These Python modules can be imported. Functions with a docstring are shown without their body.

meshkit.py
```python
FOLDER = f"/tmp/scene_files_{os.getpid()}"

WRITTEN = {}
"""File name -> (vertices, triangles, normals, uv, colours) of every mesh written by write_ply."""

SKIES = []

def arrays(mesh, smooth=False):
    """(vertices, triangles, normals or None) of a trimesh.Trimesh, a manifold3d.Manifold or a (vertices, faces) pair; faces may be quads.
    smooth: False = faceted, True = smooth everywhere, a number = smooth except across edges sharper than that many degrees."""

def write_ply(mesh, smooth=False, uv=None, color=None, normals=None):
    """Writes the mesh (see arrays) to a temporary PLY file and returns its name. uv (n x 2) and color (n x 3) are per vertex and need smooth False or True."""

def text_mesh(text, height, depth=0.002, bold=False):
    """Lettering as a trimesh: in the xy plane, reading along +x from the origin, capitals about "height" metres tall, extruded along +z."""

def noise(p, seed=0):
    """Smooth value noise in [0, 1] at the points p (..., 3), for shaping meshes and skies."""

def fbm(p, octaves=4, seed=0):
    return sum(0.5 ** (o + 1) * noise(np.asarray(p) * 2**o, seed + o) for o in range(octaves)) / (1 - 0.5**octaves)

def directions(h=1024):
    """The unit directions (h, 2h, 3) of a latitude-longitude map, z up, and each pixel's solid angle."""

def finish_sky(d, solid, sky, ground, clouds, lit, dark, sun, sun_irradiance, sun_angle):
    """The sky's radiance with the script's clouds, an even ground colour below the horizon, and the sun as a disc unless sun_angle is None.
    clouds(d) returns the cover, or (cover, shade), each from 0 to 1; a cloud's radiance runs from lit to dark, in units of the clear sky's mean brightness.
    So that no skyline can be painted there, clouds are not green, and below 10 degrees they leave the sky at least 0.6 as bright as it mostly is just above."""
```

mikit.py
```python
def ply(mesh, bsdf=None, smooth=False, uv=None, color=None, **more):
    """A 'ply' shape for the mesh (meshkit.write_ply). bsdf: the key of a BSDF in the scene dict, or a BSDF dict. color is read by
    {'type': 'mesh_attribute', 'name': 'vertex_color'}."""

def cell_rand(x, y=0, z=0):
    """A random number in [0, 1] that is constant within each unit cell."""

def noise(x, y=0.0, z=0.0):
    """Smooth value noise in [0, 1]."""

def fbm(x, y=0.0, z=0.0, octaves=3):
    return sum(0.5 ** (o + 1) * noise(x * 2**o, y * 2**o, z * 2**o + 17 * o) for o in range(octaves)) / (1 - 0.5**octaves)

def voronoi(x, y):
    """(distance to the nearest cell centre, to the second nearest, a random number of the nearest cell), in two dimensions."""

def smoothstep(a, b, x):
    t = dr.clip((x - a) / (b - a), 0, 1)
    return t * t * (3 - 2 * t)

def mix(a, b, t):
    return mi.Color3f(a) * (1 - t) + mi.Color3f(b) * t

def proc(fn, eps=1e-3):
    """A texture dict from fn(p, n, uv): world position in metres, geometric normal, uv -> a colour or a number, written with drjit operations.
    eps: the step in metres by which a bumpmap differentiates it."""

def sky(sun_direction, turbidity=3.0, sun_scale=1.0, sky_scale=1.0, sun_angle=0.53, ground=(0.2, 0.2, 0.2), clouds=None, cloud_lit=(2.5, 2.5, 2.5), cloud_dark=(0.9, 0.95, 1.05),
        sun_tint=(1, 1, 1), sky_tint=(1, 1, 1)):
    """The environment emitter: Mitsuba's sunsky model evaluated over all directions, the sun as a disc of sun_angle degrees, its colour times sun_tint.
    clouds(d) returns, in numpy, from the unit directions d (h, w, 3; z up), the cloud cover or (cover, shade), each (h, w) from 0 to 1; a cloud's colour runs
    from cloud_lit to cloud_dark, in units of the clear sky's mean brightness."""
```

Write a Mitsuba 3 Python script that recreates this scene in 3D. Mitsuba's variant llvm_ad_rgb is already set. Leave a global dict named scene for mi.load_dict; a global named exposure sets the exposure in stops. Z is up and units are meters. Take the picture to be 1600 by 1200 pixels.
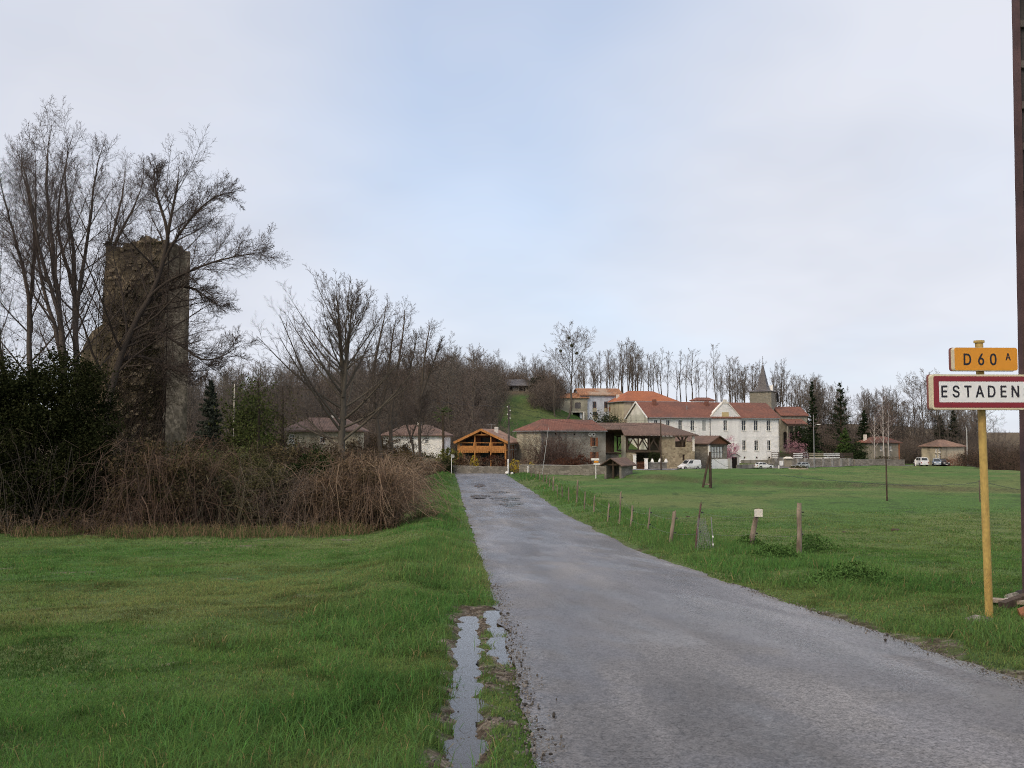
import math, random
import numpy as np, trimesh, manifold3d
import mitsuba as mi, drjit as dr
import mikit, meshkit
from mikit import proc, noise, fbm, smoothstep, mix, voronoi, cell_rand

T = mi.ScalarTransform4f
scene, labels = {}, {}
rng = np.random.default_rng(7)

# ---------------------------------------------------------------- camera, sky, exposure
FOC, PITCH, EYE = 1400.0, math.radians(3.27), np.array([0, 0, 1.62])   # focal length in pixels of a 1600 px wide frame
FWD, RGT, UPV = np.array([0, math.cos(PITCH), math.sin(PITCH)]), np.array([1.0, 0, 0]), np.array([0, -math.sin(PITCH), math.cos(PITCH)])
scene['camera'] = {'type': 'perspective', 'fov': math.degrees(2 * math.atan(800 / FOC)), 'fov_axis': 'x', 'near_clip': 0.05, 'far_clip': 5000.0,
                   'to_world': T().look_at(origin=EYE.tolist(), target=(EYE + FWD).tolist(), up=[0, 0, 1])}
exposure = 2.0


def clouds(d):
    az, el = np.arctan2(d[..., 0], d[..., 1]), np.arcsin(np.clip(d[..., 2], -1, 1))
    s = 1.0 / (np.maximum(d[..., 2], 0) + 0.22)                          # a flat cloud deck: finer towards the horizon
    p = np.stack([d[..., 0] * s, d[..., 1] * s, s * 0 + 0.3], -1)
    a = meshkit.fbm(p * 1.5 + np.array([3.1, 0.4, 0]), 5, 4)
    b = meshkit.fbm(p * 2.6 + np.array([9.2, 4.4, 2.0]), 5, 11)
    gap = np.exp(-(((az + 0.045) * 0.85 + (el - 0.33) * 0.45) / 0.16) ** 2 - (((el - 0.33) * 0.8 - (az + 0.045) * 0.35) / 0.20) ** 2)
    gap2 = 0.8 * np.exp(-((az - 0.10) / 0.22) ** 2 - ((el - 0.50) / 0.12) ** 2)
    cover = 0.96 - 0.45 * np.clip(gap + gap2, 0, 1) * (0.55 + 0.9 * a) - 0.5 * np.clip(a - 0.52, 0, 1)
    shade = np.clip(0.25 + 1.3 * (b - 0.5) + 0.25 * np.clip(-az * 1.5, -0.4, 0.5), 0, 1)
    return cover, shade


scene['sky'] = mikit.sky([-0.50, -0.62, 0.60], turbidity=3, sun_scale=0.35, sun_angle=24, clouds=clouds, sky_scale=1.7,
                         cloud_lit=(1.50, 1.53, 1.66), cloud_dark=(1.17, 1.22, 1.38), ground=(0.08, 0.075, 0.05))


# ---------------------------------------------------------------- helpers
def pt(px, py, d):
    """The world point d metres ahead that stands at this pixel of the 1600 x 1200 photograph."""
    r = FWD + RGT * (px - 800) / FOC + UPV * (600 - py) / FOC
    return EYE + r * (d / r[1])


def lat(px, d):
    return pt(px, 735, d)[0]


D_, Z_ = [-60, 0, 5.3, 12.9, 25, 42, 60, 80, 100, 120, 145, 170, 200, 260], [3.5, 0, -.36, -.87, -1.63, -1.98, -2.2, -2.45, -2.72, -3.12, -3.95, -4.35, -4.8, -5.2]
_yy = np.linspace(-60, 260, 641)
_zz = np.interp(_yy, D_, Z_)
_k = np.hanning(25); _k /= _k.sum()
_zs = np.convolve(np.pad(_zz, 12, mode='edge'), _k, mode='valid')
_zs[:20], _zs[-20:] = _zz[:20], _zz[-20:]
sstep = lambda t: np.clip(t, 0, 1) ** 2 * (3 - 2 * np.clip(t, 0, 1))
HX = [-200, -70, -25, -13, 5, 15, 24, 50, 66, 85, 110, 200]


# a small terrace bank that crosses the right hand field
def BANK(x, y):
    s = y - np.interp(x, [8, 12, 20, 28, 40, 52], [96, 84, 73, 66, 60, 57])
    return .38 * sstep((s + .4) / 1.3) * sstep((x - 8) / 5) * sstep((100 - s) / 80) * (1 - .85 * sstep((x - 24) / 20))


def bank_mask(x, y):
    s = y - np.interp(x, [8, 12, 20, 28, 40, 52], [96, 84, 73, 66, 60, 57])
    return np.exp(-((s - .2) / .75) ** 2) * sstep((x - 9) / 3) * sstep((44 - x) / 14)


def H0(x, y):
    """Height of the land without small bumps."""
    x, y = np.asarray(x, float), np.asarray(y, float)
    z = np.interp(y, _yy, _zs)
    A = np.interp(x, HX, [6, 9, 15, 16, 15, 13, 12.5, 11, 7, 3, 1, 0])
    ys = np.interp(x, HX, [130, 128, 128, 128, 128, 135, 140, 157, 174, 205, 200, 200])
    ye = np.interp(x, HX, [210, 200, 190, 188, 186, 200, 205, 217, 225, 240, 240, 240])
    z = z + A * sstep((y - ys) / (ye - ys))
    side = ((x - 51) * 100 - (y - 90) * 41) / 108.0                        # right of the field's crest the land falls away
    z = z - 11 * sstep((side - 1) / 45.0)
    z = z - 10 * sstep((y - 260) / 200) + 31 * sstep((y - 600) / 500)
    z = z + BANK(x, y)
    return z


LE = lambda y: np.interp(y, [-20, 5.3, 7.9, 12.9, 25, 42, 60, 100, 108], [0.3, .11, .0, -.18, -.93, -2.16, -3.43, -6.3, -7.4])
RE = lambda y: np.interp(y, [-20, 5.3, 7.9, 12.9, 25, 42, 60, 100, 108], [4.6, 4.55, 4.51, 4.34, 3.57, 2.34, 1.50, -.70, -0.9])
RUT = lambda y: np.interp(y, [4, 5.3, 8.5, 12.9], [-.26, -.28, -.42, -.62])


def mud_mask(x, y):
    x, y = np.asarray(x, float), np.asarray(y, float)
    p = np.stack([x, y, x * 0], -1)
    w = np.interp(y, [3, 5, 8, 10.5, 12, 13.2, 13.4], [.15, .17, .20, .24, .34, .16, -.3]) + (meshkit.fbm(p * 4.0, 4, 3) - .5) * .75
    m = sstep((w - np.abs(x - RUT(y))) / .12 + .5)
    w2 = np.interp(y, [3, 6, 10, 13], [-.3, -.1, .05, .2]) + (meshkit.fbm(p * 2.0 + 7, 3, 5) - .5) * .6      # second rut
    m = np.maximum(m, sstep((w2 - np.abs(x - RUT(y) - .33)) / .1 + .5) * (y < 13.3))
    # bare earth along the right edge of the road
    w3 = np.where((y > 7.5) & (y < 14), .45 * np.sin((y - 7.5) / 6.5 * np.pi), .03) + (meshkit.fbm(p * 1.7 + 19, 3, 8) - .55) * .8
    m = np.maximum(m, sstep((w3 - (x - RE(y))) / .15) * (x > RE(y) - .3) * .9 * (y < 40))
    # scattered scars
    m = np.maximum(m, sstep((meshkit.fbm(p * .9 + 31, 3, 9) - .74) / .06) * .8 * (x < 0))
    return m


def H(x, y):
    """Height of the ground with ruts and bumps."""
    x, y = np.asarray(x, float), np.asarray(y, float)
    z = H0(x, y)
    p = np.stack([x, y, x * 0], -1)
    onroad = sstep((x - LE(y) + .25) / .4) * sstep((RE(y) + .25 - x) / .4) * (y < 108)
    b = (meshkit.fbm(p * .8, 4, 1) - .5) * .16 + (meshkit.fbm(p * .13, 2, 2) - .5) * .5 * sstep((y - 25) / 40)
    near = np.exp(-((x - RUT(y) - .1) / .6) ** 2) * (y < 14.5)
    z = z + b * (1 - onroad) * (1 - .9 * near) - .05 * onroad + near * (meshkit.fbm(p * 5.5, 4, 13) - .5) * .085 + near * (meshkit.fbm(p * 2.2, 2, 14) - .5) * .04
    rut = np.exp(-((x - RUT(y)) / .15) ** 4) * sstep((13.0 - y) / 1.2)
    rut2 = np.exp(-((x - RUT(y) - .34) / .09) ** 2) * sstep((13.2 - y) / 1) * sstep((y - 8.6) / 1.5)
    z = z - .062 * rut - .035 * rut2 + .03 * np.exp(-((x - RUT(y) + .30) / .09) ** 2) * (y < 12.5)
    bank = .28 * np.exp(-((x - LE(y) + 1.6) / 1.1) ** 2) * sstep((y - 12) / 6) * (y < 110)           # raised verges
    bank = bank + .20 * np.exp(-((x - RE(y) - 1.7) / 1.0) ** 2) * sstep((y - 14) / 10) * (y < 100)
    bank = bank + .08 * sstep((x - RE(y) - .3) / 2.5) * sstep((30 - y) / 20)
    return z + bank


def g(px, d):
    """Ground point under this pixel column, d metres ahead."""
    x = float(lat(px, d))
    return np.array([x, d, float(H(x, d))])


def bsdf(name, d, two=True):
    scene[name] = {'type': 'twosided', 'b': d} if two else d
    return name


def princ(c, rough=.7, spec=.3, **k):
    return {'type': 'principled', 'base_color': c if isinstance(c, dict) else {'type': 'rgb', 'value': list(c)}, 'roughness': rough if isinstance(rough, dict) else float(rough), 'specular': spec, **k}


VCOL = {'type': 'mesh_attribute', 'name': 'vertex_color'}
bsdf('m_vert', {'type': 'diffuse', 'reflectance': VCOL})
bsdf('m_vert_gloss', princ(VCOL, .45, .4))


def put(key, mesh, m, smooth=False, color=None, uv=None, normals=None, **kw):
    """One shape entry; mesh a Trimesh, Manifold or (v, f)."""
    if normals is not None:
        path = meshkit.write_ply(mesh, False, uv, color, normals)
        scene[key] = {'type': 'ply', 'filename': path, 'face_normals': False, 'bsdf': {'type': 'ref', 'id': m}, **kw}
    else:
        scene[key] = mikit.ply(mesh, m, smooth, uv=uv, color=color, **kw)
    return key


COUNT = {}


def numbered(name):
    n = COUNT.get(name, 0)
    COUNT[name] = n + 1
    return name if n == 0 else f'{name}_{n:03d}'


def tag(key, label=None, cat=None, group=None, kind=None):
    labels[key] = {k: v for k, v in (('label', label), ('category', cat), ('group', group), ('kind', kind)) if v}
    return key


def thing(name, label, cat, group=None):
    return tag(numbered(name), label, cat, group)


def part(parent, name, mesh, m, **kw):
    return put(numbered(parent + '__' + name), mesh, m, **kw)


def struct(name, label=None, kind='structure'):
    return tag(name, label, None, None, kind)


# ---------------------------------------------------------------- ground, roads
def axis(*spans):
    out = [np.array([spans[0][0]], float)]
    for a, b, s in spans:
        n = max(1, int(round((b - a) / s)))
        out.append(np.linspace(a, b, n + 1)[1:])
    return np.concatenate(out)


def grid(xs, ys):
    X, Y = np.meshgrid(xs, ys)
    nx, ny = len(xs), len(ys)
    i = np.arange(nx * ny).reshape(ny, nx)
    f = np.stack([i[:-1, :-1], i[:-1, 1:], i[1:, 1:], i[1:, :-1]], -1).reshape(-1, 4)
    return X.ravel(), Y.ravel(), np.vstack([f[:, [0, 1, 2]], f[:, [0, 2, 3]]])


xs = axis((-3000, -300, 90), (-300, -60, 6), (-60, -16, 1.2), (-16, -4, .3), (-4, 1.2, .06), (1.2, 4, .4), (4, 7, .1), (7, 16, .35), (16, 70, 1.0), (70, 300, 6), (300, 3600, 110))
ys = axis((-60, 3, 3), (3, 14, .08), (14, 40, .25), (40, 110, .6), (110, 280, 2.5), (280, 500, 10), (500, 4500, 100))
gx, gy, gf = grid(xs, ys)
gz = H(gx, gy)
wood = sstep((gy - np.interp(gx, HX, [126, 126, 128, 132, 175, 188, 190, 205, 205, 198, 190, 120])) / 14) * (1 - sstep((gy - 1e4)))
# a grass slope climbs between the wood and the upper house
lawn = np.exp(-((gx - 2 - (gy - 140) * .03) / 3.6) ** 2) * (gy < 176)
wood = np.clip(wood - .92 * lawn, 0, 1)
wood = np.maximum(wood, sstep((((gx - 51) * 100 - (gy - 90) * 41) / 108.0 - 3) / 6))
wood = np.maximum(wood, .9 * sstep((gy - 29.5 - (meshkit.noise(np.stack([gx * .4, gy * .4, gx * 0], -1)) - .5) * 3) / 2) * sstep((-gx - np.interp(gy, [28, 36, 45, 100], [4.0, 4.8, 6.5, 13]) - 1.5) / 1.5) * (gy < 70))
wood = np.maximum(wood, sstep((gy - 236) / 8))
wood = np.maximum(wood, .8 * bank_mask(gx, gy) * (.35 + .65 * meshkit.fbm(np.stack([gx * .5, gy * .5, gx * 0], -1), 3, 4)))
gm = mud_mask(gx, gy)


def ground_col(p, n, uv):
    a = fbm(p.x * 1.3, p.y * 1.3, 0, 4)
    b = fbm(p.x * .16 + 5, p.y * .16, 3, 3)
    c = noise(p.x * 14, p.y * 14, 1)
    grass = mix(mi.Color3f(.052, .098, .027), mi.Color3f(.082, .106, .038), smoothstep(.38, .68, b))
    grass = mix(grass, mi.Color3f(.036, .060, .022), smoothstep(.52, .8, a) * .75)
    grass = grass * (.72 + .56 * c)
    lit = mix(mi.Color3f(.062, .050, .034), mi.Color3f(.105, .083, .058), a) * (.6 + .8 * c)
    mud = mix(mi.Color3f(.050, .038, .026), mi.Color3f(.135, .115, .092), smoothstep(.35, .7, fbm(p.x * 9, p.y * 9, 0, 4))) * (.45 + 1.1 * noise(p.x * 70, p.y * 70, 0))
    mud = mix(mud, mi.Color3f(.06, .085, .028), .7 * smoothstep(.60, .72, fbm(p.x * 5 + 9, p.y * 5, 2, 3)))
    return mix(mix(grass, lit, uv.y), mud, uv.x)


bsdf('m_ground', princ(proc(ground_col), .9, .15))
put('ground', (np.stack([gx, gy, gz], -1), gf), 'm_ground', smooth=True, uv=np.stack([gm, wood], -1))
struct('ground')

ry = axis((-20, 3, 1), (3, 30, .12), (30, 108, .5))
u = np.linspace(0, 1, 33)
rn = lambda s, k: (meshkit.fbm(np.stack([ry * k, ry * 0 + s, ry * 0], -1), 3, 21) - .5)
le, re = LE(ry) + rn(1, 1.1) * .20 + rn(3, 6) * .07, RE(ry) + rn(2, 1.0) * .30 + rn(5, 6) * .09
RX = le[:, None] + (re - le)[:, None] * u
RY = np.repeat(ry[:, None], 33, 1)
crown = .05 * (1 - (2 * u - 1) ** 2)
RZ = H0(RX, RY) + crown + (meshkit.fbm(np.stack([RX * .7, RY * .7, RX * 0], -1), 3, 6) - .5) * .035
i = np.arange(RX.size).reshape(RX.shape)
rf = np.stack([i[:-1, :-1], i[:-1, 1:], i[1:, 1:], i[1:, :-1]], -1).reshape(-1, 4)


def wet(p):
    track = noise(p.x * 1.5 + p.y * .10, p.y * .07, 4)
    return smoothstep(.42, .60, .22 * fbm(p.x * .8 + .06 * p.y, p.y * .20, 2, 5) + .24 * track + .54 * fbm(p.x * 2.6 + .9 * p.y, p.y * 1.5, 6, 5))


def road_col(p, n, uv):
    s = noise(p.x * 95, p.y * 95, 0)
    s2 = noise(p.x * 38, p.y * 38, 7)
    base = mix(mi.Color3f(.104, .099, .100), mi.Color3f(.136, .130, .130), smoothstep(.3, .7, fbm(p.x * .7, p.y * .22, 1, 5)))
    base = base * (.12 + 1.15 * s + .65 * s2)
    base = mix(base, base * mi.Color3f(.84, .84, .88), wet(p))
    streak = fbm(p.x * 2.6 + .3 * p.y, p.y * .55, 5, 4)
    base = base * (.88 + .24 * smoothstep(.35, .65, streak))
    base = base * (.86 + .28 * smoothstep(.3, .7, fbm(uv.x * 8, p.y * .10, 9, 3)))
    edge = dr.maximum(smoothstep(.93, 1.0, uv.x), smoothstep(.07, 0, uv.x))
    dirt = edge * smoothstep(.35, .65, fbm(p.x * 2.5, p.y * 2.5, 0, 3))
    return mix(base, mi.Color3f(.095, .080, .062) * (.6 + .8 * s), .75 * dirt)


def road_rough(p, n, uv):
    rim = dr.maximum(smoothstep(.82, .97, uv.x), smoothstep(.055, .01, uv.x)) * smoothstep(.46, .56, fbm(p.x * 3.5, p.y * 1.6, 11, 4)) * smoothstep(17, 12, p.y)
    rim = dr.maximum(rim, .6 * smoothstep(.56, .66, fbm(p.x * 1.3 + .4 * p.y, p.y * .45, 12, 4)))
    return .46 - .13 * wet(p) - .33 * rim + .14 * noise(p.x * 60, p.y * 60, 3)


def road_bump(p, n, uv):
    return .6 * noise(p.x * 85, p.y * 85, 0) + .4 * noise(p.x * 34, p.y * 34, 7)


bsdf('m_road', {'type': 'bumpmap', 'arbitrary': proc(road_bump, 3e-3), 'scale': .008, 'b': princ(proc(road_col), proc(road_rough), .55)})
put('road', (np.stack([RX, RY, RZ], -1).reshape(-1, 3), rf), 'm_road', smooth=True, uv=np.stack([np.broadcast_to(u, RX.shape).ravel(), RY.ravel() * .2], -1))
struct('road')

# the village road, from the end of the lane to the right past the barn and the school
vc = np.array([[-30, 112], [-7, 109.5], [0, 107], [8, 107.5], [16, 110], [20, 119], [26, 133], [33, 145], [44, 156], [56, 166], [72, 177], [95, 186], [125, 196]], float)
t = np.linspace(0, len(vc) - 1, 140)
from scipy.interpolate import CubicSpline
VC = CubicSpline(np.arange(len(vc)), vc)
c, dv = VC(t), VC(t, 1)
nv = np.stack([-dv[:, 1], dv[:, 0]], -1) / np.linalg.norm(dv, axis=1, keepdims=True)
w = np.linspace(-2.6, 2.6, 9)
VX, VY = c[:, :1] + nv[:, :1] * w, c[:, 1:] + nv[:, 1:] * w
VZ = H(VX, VY) + .06
i = np.arange(VX.size).reshape(VX.shape)
vf = np.stack([i[:-1, :-1], i[:-1, 1:], i[1:, 1:], i[1:, :-1]], -1).reshape(-1, 4)
vf = np.vstack([vf, vf[:, ::-1]])[:len(vf)]
put('village_road', (np.stack([VX, VY, VZ], -1).reshape(-1, 3), vf), 'm_road', smooth=True, uv=np.stack([np.broadcast_to(np.linspace(0.2, .8, 9), VX.shape).ravel(), VY.ravel() * .1], -1))
struct('village_road')

# standing and running water
bsdf('m_water', {'type': 'bumpmap', 'arbitrary': proc(lambda p, n, uv: fbm(p.x * 5 + 1.3 * fbm(p.y * 3, p.x * 3, 5, 2), p.y * 4, 0, 3), 6e-3), 'scale': .0010, 'b': princ((.05, .040, .028), .05, .5)})


bsdf('m_road_puddle', princ((.04, .04, .04), .22, .5))


def puddle(name, x0, x1, y0, y1, zoff, seed, road=False, edge_=None):
    a, b = np.linspace(0, 1, 22), np.linspace(0, 1, 60)
    A, B = np.meshgrid(a, b)
    Y = y0 + (y1 - y0) * B
    half = .5 * (x1 - x0) * np.sin(np.pi * np.clip(B, .001, .999)) ** (.6 if road else .2) * ((.75 + .5 * meshkit.fbm(np.stack([B * 7, B * 0, B * 0 + seed], -1), 3, seed)) if not road else np.clip(3.4 * meshkit.fbm(np.stack([B * 6, B * 0, B * 0 + seed], -1), 3, seed) - 1.0, .02, 1.2))
    cx = .5 * (x0 + x1) + (RUT(Y) - RUT(.5 * (y0 + y1)) if not road else 0)
    edge = (meshkit.fbm(np.stack([A * 3, Y * 5, Y * 0 + seed], -1), 3, seed + 2) - .5) * .5
    X = cx + (A * 2 - 1) * half * (1 + edge)
    ym_ = .5 * (y0 + y1)
    Z = np.full_like(X, float(H0(RUT(ym_), ym_)) + zoff)
    if road:
        Z = np.full_like(Z, zoff) + np.interp(Y, ry, np.interp(.5 * (x0 + x1), [-9, 9], [0, 0]) + RZ[:, 16])
    if edge_ is not None:                                                # a thin film of water along an edge of the tarmac
        ex_ = (RE if edge_ > 0 else LE)(Y)
        X = ex_ + x0 + (x1 - x0) * (.5 + (A - .5) * np.sin(np.pi * np.clip(B, .001, .999)) ** .5 * (.5 + meshkit.fbm(np.stack([B * 9, B * 0, B * 0 + seed], -1), 3, seed)))
        Z = H0(X, Y) + .05 * (1 - (2 * (X - LE(Y)) / (RE(Y) - LE(Y)) - 1) ** 2) + zoff
    i = np.arange(A.size).reshape(A.shape)
    f = np.stack([i[:-1, :-1], i[:-1, 1:], i[1:, 1:], i[1:, :-1]], -1).reshape(-1, 4)
    k = numbered(name)
    put(k, (np.stack([X, Y, Z], -1).reshape(-1, 3), f), 'm_road_puddle' if road else 'm_water', smooth=True)
    struct(k)
rx = lambda y: float(RUT(y))
for n_, (y0, y1, w_) in enumerate([(4.2 + .62 * k, 4.95 + .62 * k, (.30 + .07 * (k % 3)) * (.55 if k in (3, 7, 10) else 1)) for k in range(13)]):
    ym = .5 * (y0 + y1)
    puddle('puddle', rx(ym) - w_ / 2, rx(ym) + w_ / 2, y0, y1, -.040, 31 + n_)
for n_ in range(5):
    puddle('puddle', rx(9.2 + .8 * n_) + .2, rx(9.2 + .8 * n_) + .5, 8.8 + .8 * n_, 9.65 + .8 * n_, -.024, 84 + n_)
puddle('puddle', rx(10.8) - .62, rx(10.8) - .40, 10.4, 11.3, -.012, 45)
for n_, (a_, b_, y0, y1) in enumerate([(738, 764, 52, 57), (768, 812, 49.5, 53.5), (779, 816, 45, 49), (764, 800, 58, 61), (742, 758, 66, 72)]):
    ym = .5 * (y0 + y1)
    puddle('road_puddle', float(lat(a_, ym)), float(lat(b_, ym)), y0, y1, .012, 61 + n_, True)

# ---------------------------------------------------------------- grass blades
def blades(x, y, h, w, col, seed, seg=2):
    r = np.random.default_rng(seed)
    n = len(x)
    z = H(x, y)
    a = r.uniform(0, 2 * np.pi, n)
    side = np.stack([np.cos(a), np.sin(a), a * 0], -1)
    lean = r.normal(0, .38, (n, 2)) + np.array([.1, -.05])
    up = np.stack([lean[:, 0], lean[:, 1], np.ones(n)], -1)
    up /= np.linalg.norm(up, axis=1, keepdims=True)
    base = np.stack([x, y, z - .005], -1)
    h, w = h[:, None], w[:, None]
    if seg == 1:
        v = np.stack([base - side * w, base + side * w, base + up * h], 1)
        f = np.array([[0, 1, 2]])
        fade = np.array([.62, .62, 1.15])
    else:
        bend = np.stack([lean[:, 0], lean[:, 1], -np.abs(lean).sum(1) * .5], -1) * h * .7
        mid = base + up * h * .55
        v = np.stack([base - side * w, base + side * w, mid - side * w * .7, mid + side * w * .7, base + up * h + bend], 1)
        f = np.array([[0, 1, 3], [0, 3, 2], [2, 3, 4]])
        fade = np.array([.55, .55, .9, .9, 1.2])
    k = v.shape[1]
    nn = np.cross(side, up)
    nn *= np.where(nn[:, 1:2] > 0, -1, 1)
    nn = nn * .55 + np.array([0, 0, .85])
    nn /= np.linalg.norm(nn, axis=1, keepdims=True)
    F = (f[None] + (np.arange(n) * k)[:, None, None]).reshape(-1, 3)
    return v.reshape(-1, 3), F, np.repeat(nn, k, 0), (col[:, None, :] * np.ones((1, k, 1))).reshape(-1, 3)


def grass_cols(x, y, r, tall=0.0):
    p = np.stack([x, y, x * 0], -1)
    b = (sstep((meshkit.fbm(p * .22 + 4, 4, 2) - .30) / .3) * np.where(x < 0, 1, .7))[:, None]
    a = sstep((meshkit.fbm(p * 1.4, 3, 5) - .45) / .3)[:, None]
    c = np.array([.056, .116, .029]) * (1 - b) + np.array([.110, .136, .047]) * b
    c = c * (1 - .45 * a)
    far = sstep((y - 14) / 14)[:, None]
    c = c * (1 - .35 * far) + np.array([.056, .114, .030]) * .35 * far
    c = c * (1 - tall) + np.array([.050, .114, .030]) * tall
    c = c * r.uniform(.6, 1.45, (len(x), 1)) * (1 + r.normal(0, .08, (len(x), 3)))
    dry = r.random(len(x)) < .03
    c[dry] = np.array([.20, .165, .075]) * r.uniform(.6, 1.2, (dry.sum(), 1))
    return np.clip(c, .004, .5)


def in_frame(x, y, m=220):
    q = (x / np.maximum(y, .1)) * FOC + 800
    return (q > -m) & (q < 1600 + m)


def scatter(y0, y1, per, seed, x0=None, x1=None):
    r = np.random.default_rng(seed)
    hw = (1020 / FOC) * y1
    a, b = (-hw if x0 is None else x0), (hw if x1 is None else x1)
    n = int((b - a) * (y1 - y0) * per)
    x, y = r.uniform(a, b, n), r.uniform(y0, y1, n)
    k = in_frame(x, y)
    return x[k], y[k], r


HEDGE = lambda x: 30.2 + (meshkit.noise(np.stack([x * .5, x * 0, x * 0], -1)) - .5) * 1.2          # front of the thicket on the left
LEFT_EDGE = lambda y: np.interp(y, [28, 33, 45, 70, 100], [-3.3, -4.6, -6.4, -9.4, -13])


def lawn_ok(x, y, r):
    road_ = (x > LE(y) + .05 + r.normal(0, .07, len(x))) & (x < RE(y) - .05 + r.normal(0, .09, len(x)))
    k = ~road_ & (r.random(len(x)) > 1.0 * mud_mask(x, y)) & ~((x < LEFT_EDGE(y) - .3) & (y > HEDGE(x) + .5))
    return k


parts_ = []
for (y0, y1, per, w, hh, seed, seg) in [(4.6, 7.5, 5600, .0024, .048, 1, 2), (7.5, 11, 3200, .0032, .046, 2, 2), (11, 17, 1700, .0045, .044, 3, 2), (17, 26, 800, .007, .046, 4, 1), (26, 46, 300, .011, .05, 5, 1)]:
    x, y, r = scatter(y0, y1, per, seed)
    k = lawn_ok(x, y, r) & (r.random(len(x)) < np.clip((47 - y) / 20, 0, 1))
    x, y = x[k], y[k]
    p = np.stack([x, y, x * 0], -1)
    t_ = sstep((meshkit.fbm(p * 1.1 + 13, 3, 6) - .5) / .25)
    h = hh * r.uniform(.5, 1.3, len(x)) * (1 + .8 * t_)
    parts_.append((blades(x, y, h, w * r.uniform(.7, 1.4, len(x)), grass_cols(x, y, r), seed + 50, seg), 0))
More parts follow.
